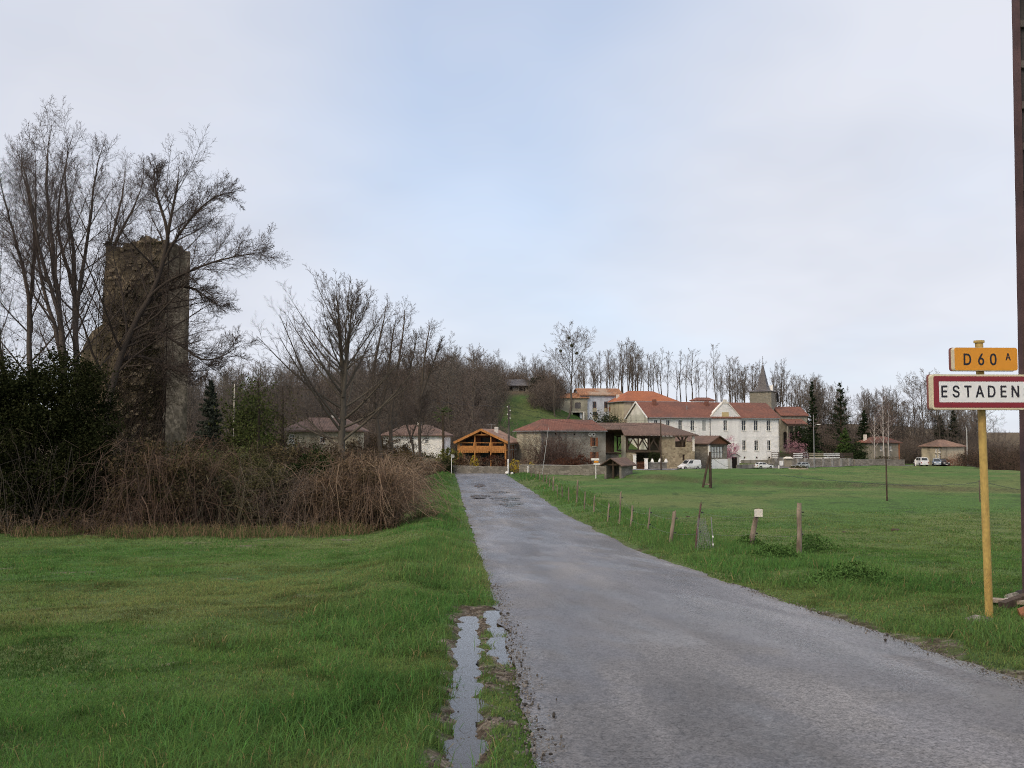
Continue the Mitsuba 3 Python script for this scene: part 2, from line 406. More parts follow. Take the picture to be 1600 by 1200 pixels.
# long rough grass on the verges
for (y0, y1, per, w, hh, seed, seg) in [(4.6, 9, 2600, .0035, .15, 11, 2), (9, 16, 1500, .005, .17, 12, 2), (16, 30, 620, .009, .19, 13, 1), (30, 60, 190, .016, .21, 14, 1), (60, 104, 60, .03, .22, 15, 1)]:
    x, y, r = scatter(y0, y1, per, seed, -14, 10)
    dl, dr_ = LE(y) - x, x - RE(y)
    p = np.stack([x, y, x * 0], -1)
    clump = sstep((meshkit.fbm(p * .9 + 3, 3, 16) - .40) / .22)
    wl = np.exp(-((dl - 1.3) / .9) ** 2) * np.where(y < 13, .55, 1) + .8 * np.exp(-((x + 1.9 + (y - 5) * .02) / .8) ** 2) * (y < 13)
    wr = np.exp(-((dr_ - 1.9) / 1.3) ** 2)
    den = np.where(dl > .12, wl, 0) + np.where(dr_ > .15, wr, 0)
    k = (r.random(len(x)) < den * (.15 + .85 * clump)) & lawn_ok(x, y, r)
    x, y, c_ = x[k], y[k], clump[k]
    h = hh * r.uniform(.4, 1.25, len(x)) * (.55 + .65 * c_)
    parts_.append((blades(x, y, h, w * r.uniform(.7, 1.4, len(x)), grass_cols(x, y, r, .6), seed + 50, seg), 1))
# yellowish moss and short sward that creeps over the edges of the tarmac
for which, key, what in ((0, 'meadow_grass', 'short damp green meadow grass'), (1, 'verge_grass', 'long rough grass growing along both edges of the lane')):
    vs, fs, ns, cs, at = [], [], [], [], 0
    for (v, f, nn, cc), k in parts_:
        if k == which:
            vs.append(v); fs.append(f + at); ns.append(nn); cs.append(cc); at += len(v)
    put(key, (np.vstack(vs), np.vstack(fs)), 'm_vert', color=np.vstack(cs), normals=np.vstack(ns))
    tag(key, what, 'grass', None, 'stuff')

# gravel and crumbled tarmac in the ruts and along the edges of the lane
r = np.random.default_rng(90)
n = 5200
y = 4.6 + 12 * r.random(n) ** 1.3
w_ = r.random(n)
x = np.where(w_ < .30, LE(y) + r.normal(.02, .10, n), np.where(w_ < .52, RE(y) + r.normal(.0, .10, n), RUT(y) + r.normal(.05, .30, n)))
k = ((w_ < .52) | (y < 13.6)) & ~((w_ >= .52) & (mud_mask(x, y) < .3))
x, y, w_ = x[k], y[k], w_[k]
n = len(x)
ico = trimesh.creation.icosphere(0)
s_ = r.uniform(.004, .011, n) * np.where(r.random(n) < .06, 1.9, 1)
v = np.asarray(ico.vertices)[None] * (s_[:, None] * r.uniform(.6, 1.3, (n, 3)))[:, None] * r.uniform(.8, 1.2, (n, 12, 1))
zz = np.where((x > LE(y)) & (x < RE(y)), H0(x, y) + .006 + .05 * (1 - (2 * (x - LE(y)) / (RE(y) - LE(y)) - 1) ** 2).clip(0, 1), H(x, y))
v = v + np.stack([x, y, zz + s_ * .25], -1)[:, None]
f = (np.asarray(ico.faces)[None] + (np.arange(n) * 12)[:, None, None]).reshape(-1, 3)
put('gravel', (v.reshape(-1, 3), f), 'm_vert', color=np.repeat(np.array([[.13, .12, .11]]) * r.uniform(.35, 1.7, (n, 1)), 12, 0))
tag('gravel', 'loose grit and small stones along the edges of the lane and in the ruts', 'gravel', None, 'stuff')
# ---------------------------------------------------------------- materials of the buildings
def mottled(c1, c2, k=.8, stain=.35, streak=True):
    def f(p, n, uv):
        a = fbm(p.x * k + p.y * k * .7, p.y * k * .3, p.z * k, 4)
        s = noise((p.x + p.y) * 2.2, 0, p.z * .22) if streak else noise(p.x * 3, p.y * 3, p.z * 3)
        c = mix(c1, c2, smoothstep(.35, .7, a))
        return c * (1 - stain * smoothstep(.5, .85, s)) * (.88 + .24 * noise(p.x * 7, p.y * 7, p.z * 7))
    return f


def rubble(c1, c2, mortar, k=3.0):
    def f(p, n, uv):
        q = dr.select(dr.abs(n.x) > dr.abs(n.y), p.y, p.x)
        d1, d2, r = voronoi(q * k + .35 * noise(p.x * 2, p.y * 2, p.z * 2), p.z * k * 1.5)
        c = mix(c1, c2, r) * (.75 + .5 * fbm(p.x * 1.1, p.y * 1.1, p.z * 1.1, 3))
        return mix(mortar, c, smoothstep(.03, .16, d2 - d1))
    return f


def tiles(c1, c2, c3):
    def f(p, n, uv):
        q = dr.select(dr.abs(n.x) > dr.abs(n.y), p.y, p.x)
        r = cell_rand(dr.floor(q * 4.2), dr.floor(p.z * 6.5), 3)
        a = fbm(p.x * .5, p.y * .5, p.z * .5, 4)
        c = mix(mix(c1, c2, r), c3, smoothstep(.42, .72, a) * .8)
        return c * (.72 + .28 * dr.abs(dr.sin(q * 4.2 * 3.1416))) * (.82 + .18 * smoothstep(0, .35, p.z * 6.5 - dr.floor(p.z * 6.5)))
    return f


def grain(c1, c2):
    def f(p, n, uv):
        return mix(c1, c2, noise(p.x * 9 + p.y * 9, 0, p.z * 3)) * (.7 + .6 * noise(p.x * 30, p.y * 30, p.z * 2.5))
    return f


V3 = lambda *c: mi.Color3f(*c)
bsdf('m_white_plaster', princ(proc(mottled(V3(.83, .825, .815), V3(.75, .745, .73), .5, .10)), .85, .2))
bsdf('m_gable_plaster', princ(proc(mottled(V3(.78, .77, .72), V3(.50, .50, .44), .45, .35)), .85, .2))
bsdf('m_grey_plaster', princ(proc(mottled(V3(.30, .285, .25), V3(.19, .18, .155), .6, .4)), .9, .2))
bsdf('m_pale_plaster', princ(proc(mottled(V3(.44, .42, .34), V3(.30, .285, .23), .6, .4)), .9, .2))
bsdf('m_blue_plaster', princ(proc(mottled(V3(.62, .66, .74), V3(.56, .60, .68), .6, .12)), .9, .2))
bsdf('m_beige_plaster', princ(proc(mottled(V3(.50, .45, .34), V3(.36, .32, .24), .5, .35)), .9, .2))
bsdf('m_rubble', princ(proc(rubble(V3(.20, .165, .11), V3(.40, .34, .24), V3(.30, .265, .20))), .95, .2))
bsdf('m_grey_rubble', princ(proc(rubble(V3(.16, .15, .13), V3(.28, .26, .23), V3(.15, .14, .12), 2.6)), .95, .2))
bsdf('m_church', princ(proc(rubble(V3(.20, .185, .15), V3(.27, .25, .21), V3(.25, .23, .19), 2.0)), .95, .2))
bsdf('m_roof_red', princ(proc(tiles(V3(.185, .080, .060), V3(.25, .115, .085), V3(.16, .085, .070))), .85, .25))
bsdf('m_roof_orange', princ(proc(tiles(V3(.36, .125, .062), V3(.40, .155, .085), V3(.30, .115, .070))), .85, .25))
bsdf('m_roof_mixed', princ(proc(tiles(V3(.46, .22, .115), V3(.27, .135, .08), V3(.46, .36, .27))), .85, .25))
bsdf('m_roof_brown', princ(proc(tiles(V3(.135, .088, .072), V3(.20, .135, .11), V3(.12, .09, .078))), .88, .25))
bsdf('m_roof_farm', princ(proc(tiles(V3(.165, .070, .052), V3(.22, .105, .078), V3(.115, .072, .06))), .85, .25))
bsdf('m_roof_tan', princ(proc(tiles(V3(.30, .20, .15), V3(.22, .13, .10), V3(.17, .12, .10))), .88, .25))
bsdf('m_slate', princ(proc(mottled(V3(.090, .083, .088), V3(.125, .118, .12), 1.5, .3)), .6, .4))
bsdf('m_dark_wood', princ(proc(grain(V3(.045, .032, .024), V3(.085, .062, .046))), .8, .3))
bsdf('m_orange_wood', princ(proc(grain(V3(.36, .145, .040), V3(.46, .21, .062))), .6, .4))
bsdf('m_brown_wood', princ(proc(grain(V3(.15, .062, .035), V3(.22, .095, .05))), .7, .3))
bsdf('m_pole_wood', princ(proc(grain(V3(.075, .060, .048), V3(.16, .13, .10))), .85, .25))
bsdf('m_post_wood', princ(proc(grain(V3(.13, .100, .078), V3(.30, .245, .195))), .85, .25))
bsdf('m_shutter', princ((.25, .10, .05), .6))
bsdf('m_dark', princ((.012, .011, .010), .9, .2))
bsdf('m_glass', princ((.025, .03, .035), .08, .6))
bsdf('m_curtain', princ((.62, .62, .60), .7, .4))
bsdf('m_white_paint', princ((.78, .78, .76), .45, .4))
bsdf('m_white_stone', princ((.66, .63, .57), .8))
bsdf('m_grey_metal', princ((.22, .22, .23), .45, .5))
bsdf('m_grey_paint', princ((.40, .41, .40), .6))
bsdf('m_plaque', princ((.52, .42, .22), .7))
bsdf('m_concrete', princ(proc(mottled(V3(.32, .31, .29), V3(.22, .21, .19), 2, .3)), .9))


# ---------------------------------------------------------------- mesh helpers
def B(x0, x1, y0, y1, z0, z1):
    m = trimesh.creation.box((x1 - x0, y1 - y0, z1 - z0))
    m.apply_translation(((x0 + x1) / 2, (y0 + y1) / 2, (z0 + z1) / 2))
    return m


def hull(p):
    return trimesh.convex.convex_hull(np.asarray(p, float))


def mani(m):
    return manifold3d.Manifold(manifold3d.Mesh(np.asarray(m.vertices, np.float32), np.asarray(m.faces, np.uint32)))


def tri(m):
    k = m.to_mesh()
    return trimesh.Trimesh(k.vert_properties[:, :3], k.tri_verts, process=False)


def cut(m, holes):
    m = mani(m)
    for h in holes:
        m = m - mani(h)
    return tri(m)


def union(ms):
    out = mani(ms[0])
    for m in ms[1:]:
        out = out + mani(m)
    return tri(out)


def cat(ms):
    return trimesh.util.concatenate(list(ms))


def beam(a, b, w, h=None):
    """A square bar from a to b."""
    a, b = np.asarray(a, float), np.asarray(b, float)
    d = (b - a) / np.linalg.norm(b - a)
    s = np.cross(d, [0, 0, 1] if abs(d[2]) < .95 else [0, 1, 0])
    s /= np.linalg.norm(s)
    t = np.cross(s, d)
    h = w if h is None else h
    return hull([q + s * i * w / 2 + t * j * h / 2 for q in (a, b) for i in (-1, 1) for j in (-1, 1)])


def rod(a, b, r0, r1=None, n=8):
    a, b = np.asarray(a, float), np.asarray(b, float)
    v, f = tube(np.stack([a, b])[None], np.array([[r0, r0 if r1 is None else r1]]), n, cap=True)
    return trimesh.Trimesh(v, f, process=False)


def tube(P, R, n, cap=False):
    """Many polylines at once: P (m, k, 3), R (m, k) -> tubes of n sides."""
    m, k = R.shape
    d = np.gradient(P, axis=1)
    d /= np.linalg.norm(d, axis=2, keepdims=True) + 1e-12
    ref = np.where(np.abs(d[:, :1, 2:]) < .9, [0, 0, 1.0], [1.0, 0, 0])
    s = np.cross(d, ref)
    s /= np.linalg.norm(s, axis=2, keepdims=True) + 1e-12
    t = np.cross(d, s)
    a = np.arange(n) * 2 * np.pi / n
    ring = P[:, :, None] + R[:, :, None, None] * (s[:, :, None] * np.cos(a)[:, None] + t[:, :, None] * np.sin(a)[:, None])
    v = ring.reshape(-1, 3)
    i = np.arange(m * k * n).reshape(m, k, n)
    j = np.roll(i, -1, 2)
    f = np.stack([i[:, :-1], j[:, :-1], j[:, 1:], i[:, 1:]], -1).reshape(-1, 4)
    f = np.vstack([f[:, [0, 2, 1]], f[:, [0, 3, 2]]])
    if cap:
        c = [np.stack([i[:, 0, 0], i[:, 0, q], i[:, 0, q + 1]], -1) for q in range(1, n - 1)] + [np.stack([i[:, -1, 0], i[:, -1, q + 1], i[:, -1, q]], -1) for q in range(1, n - 1)]
        f = np.vstack([f, *c])
    return v, f


class Frame:
    """A local frame: x along the front (to the right), y away from the viewer, z up (world heights)."""
    def __init__(s, x, y, yaw):
        s.o, a = np.array([x, y, 0.0]), math.radians(yaw)
        s.M = np.eye(4)
        s.M[:3, :3] = [[math.cos(a), -math.sin(a), 0], [math.sin(a), math.cos(a), 0], [0, 0, 1]]
        s.M[:3, 3] = s.o
        s.ex, s.ey = s.M[:3, 0], s.M[:3, 1]

    def w(s, m):
        m = m.copy()
        m.apply_transform(s.M)
        return m

    def pix(s, px, py, y=0.0, side=False):
        """Where the sight line through a pixel meets the plane of the front (at depth y) or of the side (at x = y): (along, height)."""
        r = FWD + RGT * (px - 800) / FOC + UPV * (600 - py) / FOC
        nrm, o = (s.ex, s.o + s.ex * y) if side else (s.ey, s.o + s.ey * y)
        q = EYE + r * (np.dot(o - EYE, nrm) / np.dot(r, nrm)) - s.o
        return float(np.dot(q, s.ey if side else s.ex)), float(q[2])

    def rect(s, p0, p1, q0, q1, y=0.0, side=False):
        a = [s.pix(p, q, y, side) for p in (p0, p1) for q in (q0, q1)]
        xs_, zs_ = [k[0] for k in a], [k[1] for k in a]
        return (xs_[0] + xs_[1]) / 2, (xs_[2] + xs_[3]) / 2, (zs_[1] + zs_[3]) / 2, (zs_[0] + zs_[2]) / 2


def hole(r, y=0.0, deep=.18, side=False):
    x0, x1, z0, z1 = r
    x0, x1 = min(x0, x1), max(x0, x1)
    return B(y - .3, y + deep, x0, x1, z0, z1) if side == 1 else B(x0, x1, y - .3, y + deep, z0, z1)


def window(par, F, r, y=0.0, frame_m='m_white_paint', pane_m='m_glass', bars=(1, 2), fw=.06, sill='m_white_stone', name='window', side=False, shutters=None):
    """Frame with glazing bars, its pane, a sill; set into the recess cut by hole()."""
    x0, x1, z0, z1 = r
    x0, x1 = min(x0, x1), max(x0, x1)
    sw = (lambda m: F.w(m)) if not side else (lambda m: F.w(swapxy(m)))
    ms = [B(x0, x0 + fw, y + .08, y + .14, z0, z1), B(x1 - fw, x1, y + .08, y + .14, z0, z1), B(x0 + fw, x1 - fw, y + .08, y + .14, z0, z0 + fw), B(x0 + fw, x1 - fw, y + .08, y + .14, z1 - fw, z1)]
    for k in range(bars[0]):
        xx = x0 + (x1 - x0) * (k + 1) / (bars[0] + 1)
        ms.append(B(xx - fw * .6, xx + fw * .6, y + .085, y + .135, z0 + fw, z1 - fw))
    for k in range(bars[1]):
        zz = z0 + (z1 - z0) * (k + 1) / (bars[1] + 1)
        ms.append(B(x0 + fw, x1 - fw, y + .09, y + .13, zz - fw * .4, zz + fw * .4))
    key = part(par, name, sw(cat(ms)), frame_m)
    part(key, 'pane', sw(B(x0 + .01, x1 - .01, y + .142, y + .16, z0 + .01, z1 - .01)), pane_m)
    if sill:
        part(key, 'sill', sw(B(x0 - .08, x1 + .08, y - .09, y + .06, z0 - .12, z0 - .003)), sill)
    if shutters:
        w = (x1 - x0) * .55
        for a, b in ((x0 - w, x0 - .02), (x1 + .02, x1 + w)):
            part(key, 'shutter', sw(B(a, b, y - .06, y - .01, z0 - .03, z1 + .03)), shutters)
    return key


def swapxy(m):
    m = m.copy()
    m.vertices = m.vertices[:, [1, 0, 2]]
    m.invert()
    return m


def gable_wall(x0, x1, y0, y1, z0, ze, zr, axis_='x', ridge=None):
    """Walls up to the eaves and the gables as one solid; the ridge runs along axis_."""
    ym = (y0 + y1) / 2 if ridge is None else ridge
    if axis_ == 'x':
        pts = [(x, y, z) for x in (x0, x1) for y, z in ((y0, z0), (y1, z0), (y0, ze), (y1, ze), (ym, zr))]
    else:
        xm = (x0 + x1) / 2 if ridge is None else ridge
        pts = [(x, y, z) for y in (y0, y1) for x, z in ((x0, z0), (x1, z0), (x0, ze), (x1, ze), (xm, zr))]
    return hull(pts)


def gable_roof(x0, x1, y0, y1, ze, zr, over=.35, th=.16, axis_='x', end=.25):
    """Two roof planes with thickness; returns a list of two meshes (ridge along axis_)."""
    out = []
    if axis_ == 'x':
        ym = (y0 + y1) / 2
        for ya, s in ((y0, 1), (y1, -1)):
            k = (zr - ze) / abs(ym - ya)
            a, za = ya - s * over, ze - k * over
            out.append(hull([(x, y, z + t) for x in (x0 - end, x1 + end) for y, z in ((a, za), (ym - s * .004, zr)) for t in (.02, .02 + th)]))
    else:
        xm = (x0 + x1) / 2
        for xa, s in ((x0, 1), (x1, -1)):
            k = (zr - ze) / abs(xm - xa)
            a, za = xa - s * over, ze - k * over
            out.append(hull([(x, y, z + t) for y in (y0 - end, y1 + end) for x, z in ((a, za), (xm - s * .004, zr)) for t in (.02, .02 + th)]))
    return out


def hip_roof(x0, x1, y0, y1, ze, zr, ra, rb, over=.4, th=.14, along='x'):
    """Hipped roof solid: ridge from ra to rb along x (or y)."""
    ym, xm = (y0 + y1) / 2, (x0 + x1) / 2
    e = [(x, y, ze + t) for x in (x0 - over, x1 + over) for y in (y0 - over, y1 + over) for t in (-.05, th - .05)]
    r = [(ra, ym, zr), (rb, ym, zr)] if along == 'x' else [(xm, ra, zr), (xm, rb, zr)]
    return hull(e + r)


def zat(py, d):
    return float(pt(800, py, d)[2])


# ---------------------------------------------------------------- white school with the pointed central gable
K = thing('school_building', 'long white two storey building with red roof and a pointed gable with yellow plaque', 'building')
F = Frame(lat(1013, 158), 158, 15)
L_, Dp, zb, ze, zr = 26.0, 9.6, -4.6, 4.86, 7.55
up_ = [(1022, 1027.5), (1041, 1046.7), (1060, 1066), (1079, 1085), (1097, 1103), (1130, 1136), (1159, 1165.4), (1178, 1184.3), (1198, 1204)]
wu = [F.rect(a, b, 656.5, 673) for a, b in up_]
wl = [F.rect(a, b, 688, 704) for a, b in ((1022, 1027.5), (1060, 1066), (1097, 1103), (1160, 1165.6), (1179, 1185), (1199, 1204.3))]
wv = [F.rect(a, b, 713.5, 716.5) for a, b in ((1162, 1165), (1181, 1184), (1200.5, 1203.6))]
g0, g1 = F.pix(1110, 652)[0], F.pix(1156, 652)[0]
gm_, gz_ = (g0 + g1) / 2, F.pix(1134, 628)[1]
gw = F.rect(990, 994.5, 659, 662, 0, True)
walls = cut(gable_wall(0, L_, 0, Dp, zb, ze, zr), [hole(r) for r in wu + wl + wv] + [hole(gw, 0, .18, 1)])
part(K, 'wall', F.w(walls), 'm_white_plaster')
bay = cut(gable_wall(g0, g1, -.12, 1.5, zb, ze, gz_, 'y'), [hole(wu[5], -.12, .3)])
gb = part(K, 'gable', F.w(bay), 'm_white_plaster')
part(gb, 'plaque', F.w(B(*F.rect(1127.5, 1138, 644, 651.5)[:2], -.18, -.1, *F.rect(1127.5, 1138, 644, 651.5)[2:])), 'm_plaque')
part(gb, 'finial', F.w(cat([B(gm_ - .45, gm_ + .45, -.22, .25, gz_ - .35, gz_ + .1), B(gm_ - .28, gm_ + .28, -.18, .2, gz_ + .1, gz_ + .45)])), 'm_white_stone')
for s in (-1, 1):
    part(gb, 'coping', F.w(beam((gm_ + s * (g1 - g0) / 2, .02, ze + .10), (gm_ + s * .4, .02, gz_), .4, .16)), 'm_white_stone')
r1, r2 = gable_roof(0, L_, 0, Dp, ze, zr, .45, .16)
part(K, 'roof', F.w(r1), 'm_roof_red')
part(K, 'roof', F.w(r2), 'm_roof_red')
for m in gable_roof(g0 + .2, g1 - .2, .32, 7.2, ze - .1, gz_ - .18, .25, .14, 'y', 0):
    part(K, 'gable_roof', F.w(m), 'm_roof_red')
a_, b_ = g0 - .6, gm_ + .5
lt = part(K, 'attic', F.w(B(a_, b_, 4.9, 6.6, zr - .6, zr + .42)), 'm_white_plaster')
part(lt, 'roof', F.w(hip_roof(a_, b_, 4.9, 6.6, zr + .5, zr + 1.1, a_ + .8, b_ - .8, .2, .1)), 'm_roof_red')
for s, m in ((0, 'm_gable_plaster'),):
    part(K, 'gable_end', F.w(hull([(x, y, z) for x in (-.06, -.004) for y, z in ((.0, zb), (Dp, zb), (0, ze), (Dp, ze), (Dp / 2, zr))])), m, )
for s in (0, 1):
    part(K, 'bargeboard', F.w(beam((-.32, -.45 if s == 0 else Dp + .45, ze - .22), (-.32, Dp / 2, zr + .10), .1, .26)), 'm_white_paint')
for i, r in enumerate(wu):
    if i == 4:
        k = part(K, 'closed_shutter', F.w(cat([B(r[0], (r[0] + r[1]) / 2 - .02, .02, .1, r[2], r[3]), B((r[0] + r[1]) / 2 + .02, r[1], .02, .1, r[2], r[3])])), 'm_grey_paint')
    else:
        window(K, F, r, -.12 if i == 5 else 0, bars=(1, 1), fw=.045)
for r in wl:
    window(K, F, r, bars=(1, 1), fw=.045)
for r in wv:
    part(K, 'cellar_vent', F.w(B(r[0], r[1], .1, .14, r[2], r[3])), 'm_dark')
part(K, 'window', F.w(B(.1, .14, min(gw[:2]), max(gw[:2]), gw[2], gw[3])), 'm_dark')
sz = F.pix(1190, 682)[1]
part(K, 'string_course', F.w(B(g1, L_, -.05, -.003, sz - .08, sz + .08)), 'm_white_plaster')
part(K, 'plinth', F.w(B(g1, L_ + .05, -.09, -.003, zb, F.pix(1190, 718.5)[1])), 'm_grey_plaster')
for x in (g0 - .12, .08, L_ - .12):
    part(K, 'downpipe', F.w(rod((x, -.08, zb + .3), (x, -.08, ze - .1), .055)), 'm_grey_metal')
for a_, b_ in ((0, g0 - .05), (g1 + .05, L_)):
    part(K, 'gutter', F.w(rod((a_, -.5, ze - .2), (b_, -.5, ze - .2), .07)), 'm_grey_metal')
for x, h in ((2.6, .9), (13.0, .5)):
    ch = part(K, 'chimney', F.w(B(x, x + .6, 3.4, 4.0, zr - 1, zr + h * .6)), 'm_roof_red')
part(K, 'flue', F.w(rod((8.6, 2.2, ze + 1), (8.6, 2.2, ze + 2.1), .09)), 'm_grey_metal')

# small grey porch beside the pink tree
K = thing('garden_shed', 'small dark gabled shed at the foot of the white building beside the pink tree', 'shed')
F = Frame(lat(1141, 153), 153, 12)
z0 = float(H(F.o[0], F.o[1]))
zt = zat(713, 153)
part(K, 'wall', F.w(cut(gable_wall(0, 1.7, 0, 2.2, z0 - .3, zt, zt + .55, 'y'), [B(.35, 1.35, -.2, .4, z0 + .1, zt - .1)])), 'm_grey_paint')
part(K, 'door', F.w(B(.35, 1.35, .2, .26, z0 + .1, zt - .1)), 'm_dark')
for m in gable_roof(0, 1.7, 0, 2.2, zt, zt + .55, .15, .08, 'y', .2):
    part(K, 'roof', F.w(m), 'm_slate')

# ---------------------------------------------------------------- church
K = thing('church', 'stone church with a slate spire on its square tower and a tiled nave', 'church')
F = Frame(lat(1207, 183), 183, 59.5)
S, ze = 4.44, zat(612, 184)
sl = [F.rect(a, b, 614, 628) for a, b in ((1211.5, 1213.8), (1216, 1218.3))]
tw = part(K, 'tower', F.w(cut(B(0, S, 0, S, -2, ze), [hole(r, 0, .5) for r in sl])), 'm_church')
for r in sl:
    part(tw, 'louvre', F.w(B(r[0], r[1], .3, .34, r[2], r[3])), 'm_dark')
c = S / 2
prof = [(c + .28, ze - .02), (c + .28, ze + .08), (1.32, ze + .4), (.98, ze + 1.0), (.12, zat(570, 185))]
sp = []
for (h0, z0), (h1, z1) in zip(prof, prof[1:]):
    sp.append(hull([(c + i * h, c + j * h, z) for h, z in ((h0, z0), (h1, z1)) for i in (-1, 1) for j in (-1, 1)]))
st = part(K, 'spire', F.w(union(sp)), 'm_slate')
za = prof[-1][1]
part(st, 'cross', F.w(cat([rod((c, c, za - .1), (c, c, za + 1.9), .05), beam((c - .4, c, za + 1.35), (c + .4, c, za + 1.35), .08), trimesh.creation.icosphere(2, .14).apply_translation((c, c, za + .35))])), 'm_grey_metal')
part(st, 'dormer', F.w(hull([(c + 1.0, c - 1.7, ze + .3), (c + 1.7, c - 1.7, ze + .3), (c + 1.0, c - 1.0, ze + .3), (c + 1.7, c - 1, ze + .3), (c + 1.35, c - 1.7, ze + 1.5), (c + 1.35, c - .8, ze + 1.4)])), 'm_white_paint')
F2 = Frame(lat(1222, 182.5), 182.5, 8)
zn = zat(649, 183)
na = part(K, 'nave', F2.w(gable_wall(0, 5.6, 0, 7, -2, zn, zn + 1.7)), 'm_church')
for m in gable_roof(0, 5.6, 0, 7, zn, zn + 1.7, .35, .15):
    part(K, 'nave_roof', F2.w(m), 'm_roof_red')
pz = zat(663, 180)
po = part(K, 'porch', F2.w(hull([(x, y, z + t) for x in (-.1, 4.3) for y, z in ((-2.9, pz), (-.02, pz + 1.0)) for t in (0, .13)])), 'm_roof_red')
part(po, 'beam', F2.w(B(0, 4.2, -2.75, -2.5, pz - .35, pz - .06)), 'm_dark_wood')
for x in (.1, 1.45, 2.8, 4.0):
    part(po, 'column', F2.w(rod((x, -2.62, -1.5), (x, -2.62, pz - .35), .17, .15, 10)), 'm_church')
for x in (.75, 2.1, 3.4):
    part(K, 'arched_door', F2.w(cat([B(x - .35, x + .35, -.1, -.01, -1, 2.0), trimesh.creation.cylinder(.35, .09, sections=20, transform=trimesh.transformations.rotation_matrix(np.pi / 2, [1, 0, 0])).apply_translation((x, -.055, 2.0))])), 'm_dark')

# ---------------------------------------------------------------- house with pale blue front, above
K = thing('blue_house', 'pale blue fronted house on the hill with mottled orange and cream roof tiles', 'house')
d = 175
F = Frame(lat(918, d), d, 6)
zb, ze, zr, zw = 3.0, zat(617, d), zat(608, d + 4), zat(622.5, d)
wm = [F.rect(926, 932, 627.5, 637.5), F.rect(944, 949.5, 627.5, 637.5), F.rect(926.5, 933.5, 643, 649.5)]
x1 = F.pix(972, 630)[0]
part(K, 'wall', F.w(cut(gable_wall(-1.4, x1, 0, 8, zb, ze, zr), [hole(r) for r in wm])), 'm_blue_plaster')
for m in gable_roof(-1.4, x1, 0, 8, ze, zr, .5, .16):
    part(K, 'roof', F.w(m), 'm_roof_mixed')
for r in wm:
    window(K, F, r, frame_m='m_brown_wood', bars=(1, 1), sill='m_beige_plaster')
    part(K, 'window_panel', F.w(B(r[0] - .02, r[1] + .02, -.03, -.004, r[2] - .75, r[2] - .13)), 'm_beige_plaster')
xl = F.pix(866, 630)[0]
ww, gd = F.rect(897.6, 907, 629, 638.5), F.rect(894.5, 910, 645, 655)
part(K, 'wing_wall', F.w(cut(B(xl, -.01, -.35, 6.5, zb, zw), [hole(ww, -.35), hole(gd, -.35, 2.5)])), 'm_pale_plaster')
part(K, 'wing_roof', F.w(hip_roof(xl, -.01, -.35, 6.5, zw + .05, zw + 1.25, xl + 3.6, -1.2, .4, .14)), 'm_roof_mixed')
part(K, 'shutter', F.w(B(ww[0], ww[1], -.3, -.25, ww[2], ww[3])), 'm_slate')
part(K, 'garage_opening', F.w(B(gd[0], gd[1], 1.6, 1.7, gd[2], gd[3])), 'm_dark')
part(K, 'pillar', F.w(B(gd[1] + .05, gd[1] + .3, -.48, -.36, zb, gd[3] + .1)), 'm_white_paint')
part(K, 'lintel', F.w(B(gd[0] - .5, gd[1] + .6, -.44, -.352, gd[3] + .1, gd[3] + .22)), 'm_white_stone')

# ---------------------------------------------------------------- house with the bright orange hipped roof
K = thing('orange_roofed_house', 'beige house with a bright orange hipped roof standing behind the white building', 'house')
F = Frame(21.0, 168, 15)
ze, zr = zat(627, 168), zat(610.5, 172)
part(K, 'wall', F.w(B(0, 10.85, 0, 8, -1, ze - .05)), 'm_beige_plaster')
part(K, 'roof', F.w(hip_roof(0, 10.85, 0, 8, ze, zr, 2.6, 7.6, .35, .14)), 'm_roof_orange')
part(K, 'chimney', F.w(B(.6, 1.1, 5, 5.5, ze, ze + 1.5)), 'm_white_stone')
r = F.rect(950.5, 953.5, 636, 643, 0, True)
part(K, 'door', F.w(B(-.04, -.003, min(r[:2]), max(r[:2]), r[2], r[3])), 'm_shutter')
part(K, 'gutter', F.w(cat([rod((-.35, -.42, ze - .02), (11.2, -.42, ze - .02), .07), rod((-.42, -.35, ze - .02), (-.42, 8.35, ze - .02), .07)])), 'm_grey_metal')

# ---------------------------------------------------------------- farmhouse
K = thing('farmhouse', 'old grey plastered farmhouse with a weathered red hipped roof and brown shutters', 'house')
F = Frame(lat(845, 118), 118, 25)
FH = F
L_, M_ = 9.9, 7.3
zb, ze, zr = -4.2, zat(672.5, 118), zat(654, 121)
wa, wb = F.rect(925.5, 931, 684, 697), F.rect(925.5, 931.5, 706.5, 716)
oc = [F.pix(921.8, 678.8), F.pix(927.4, 679)]
sm = [F.rect(867, 869.5, 676.5, 679.5), F.rect(896.5, 899, 677, 680)]
part(K, 'wall', F.w(cut(B(0, L_, 0, M_, zb, ze - .08), [hole(r) for r in [wa, wb] + sm])), 'm_grey_plaster')
part(K, 'side_wall', F.w(B(-.05, -.003, 0, M_, zb, ze - .1)), 'm_pale_plaster')
part(K, 'roof', F.w(hull([(x, y, ze - .05 + t) for x in (-.4, L_) for y in (-.4, M_ + .4) for t in (-.04, .1)] + [(2.1, M_ / 2, zr), (L_, M_ / 2, zr - .1)])), 'm_roof_farm')
for r in (wa, wb):
    window(K, F, r, frame_m='m_brown_wood', bars=(1, 1), shutters='m_shutter', sill='m_pale_plaster')
for i, (x, z) in enumerate(oc):
    m = trimesh.creation.annulus(.13, .27, .06, sections=20)
    m.apply_transform(trimesh.transformations.rotation_matrix(np.pi / 2, [1, 0, 0]))
    k = part(K, 'round_window', F.w(m.apply_translation((x, -.03, z))), 'm_white_stone')
    if i:
        m = trimesh.creation.cylinder(.125, .02, sections=18, transform=trimesh.transformations.rotation_matrix(np.pi / 2, [1, 0, 0]))
        part(k, 'pane', F.w(m.apply_translation((x, -.012, z))), 'm_dark')
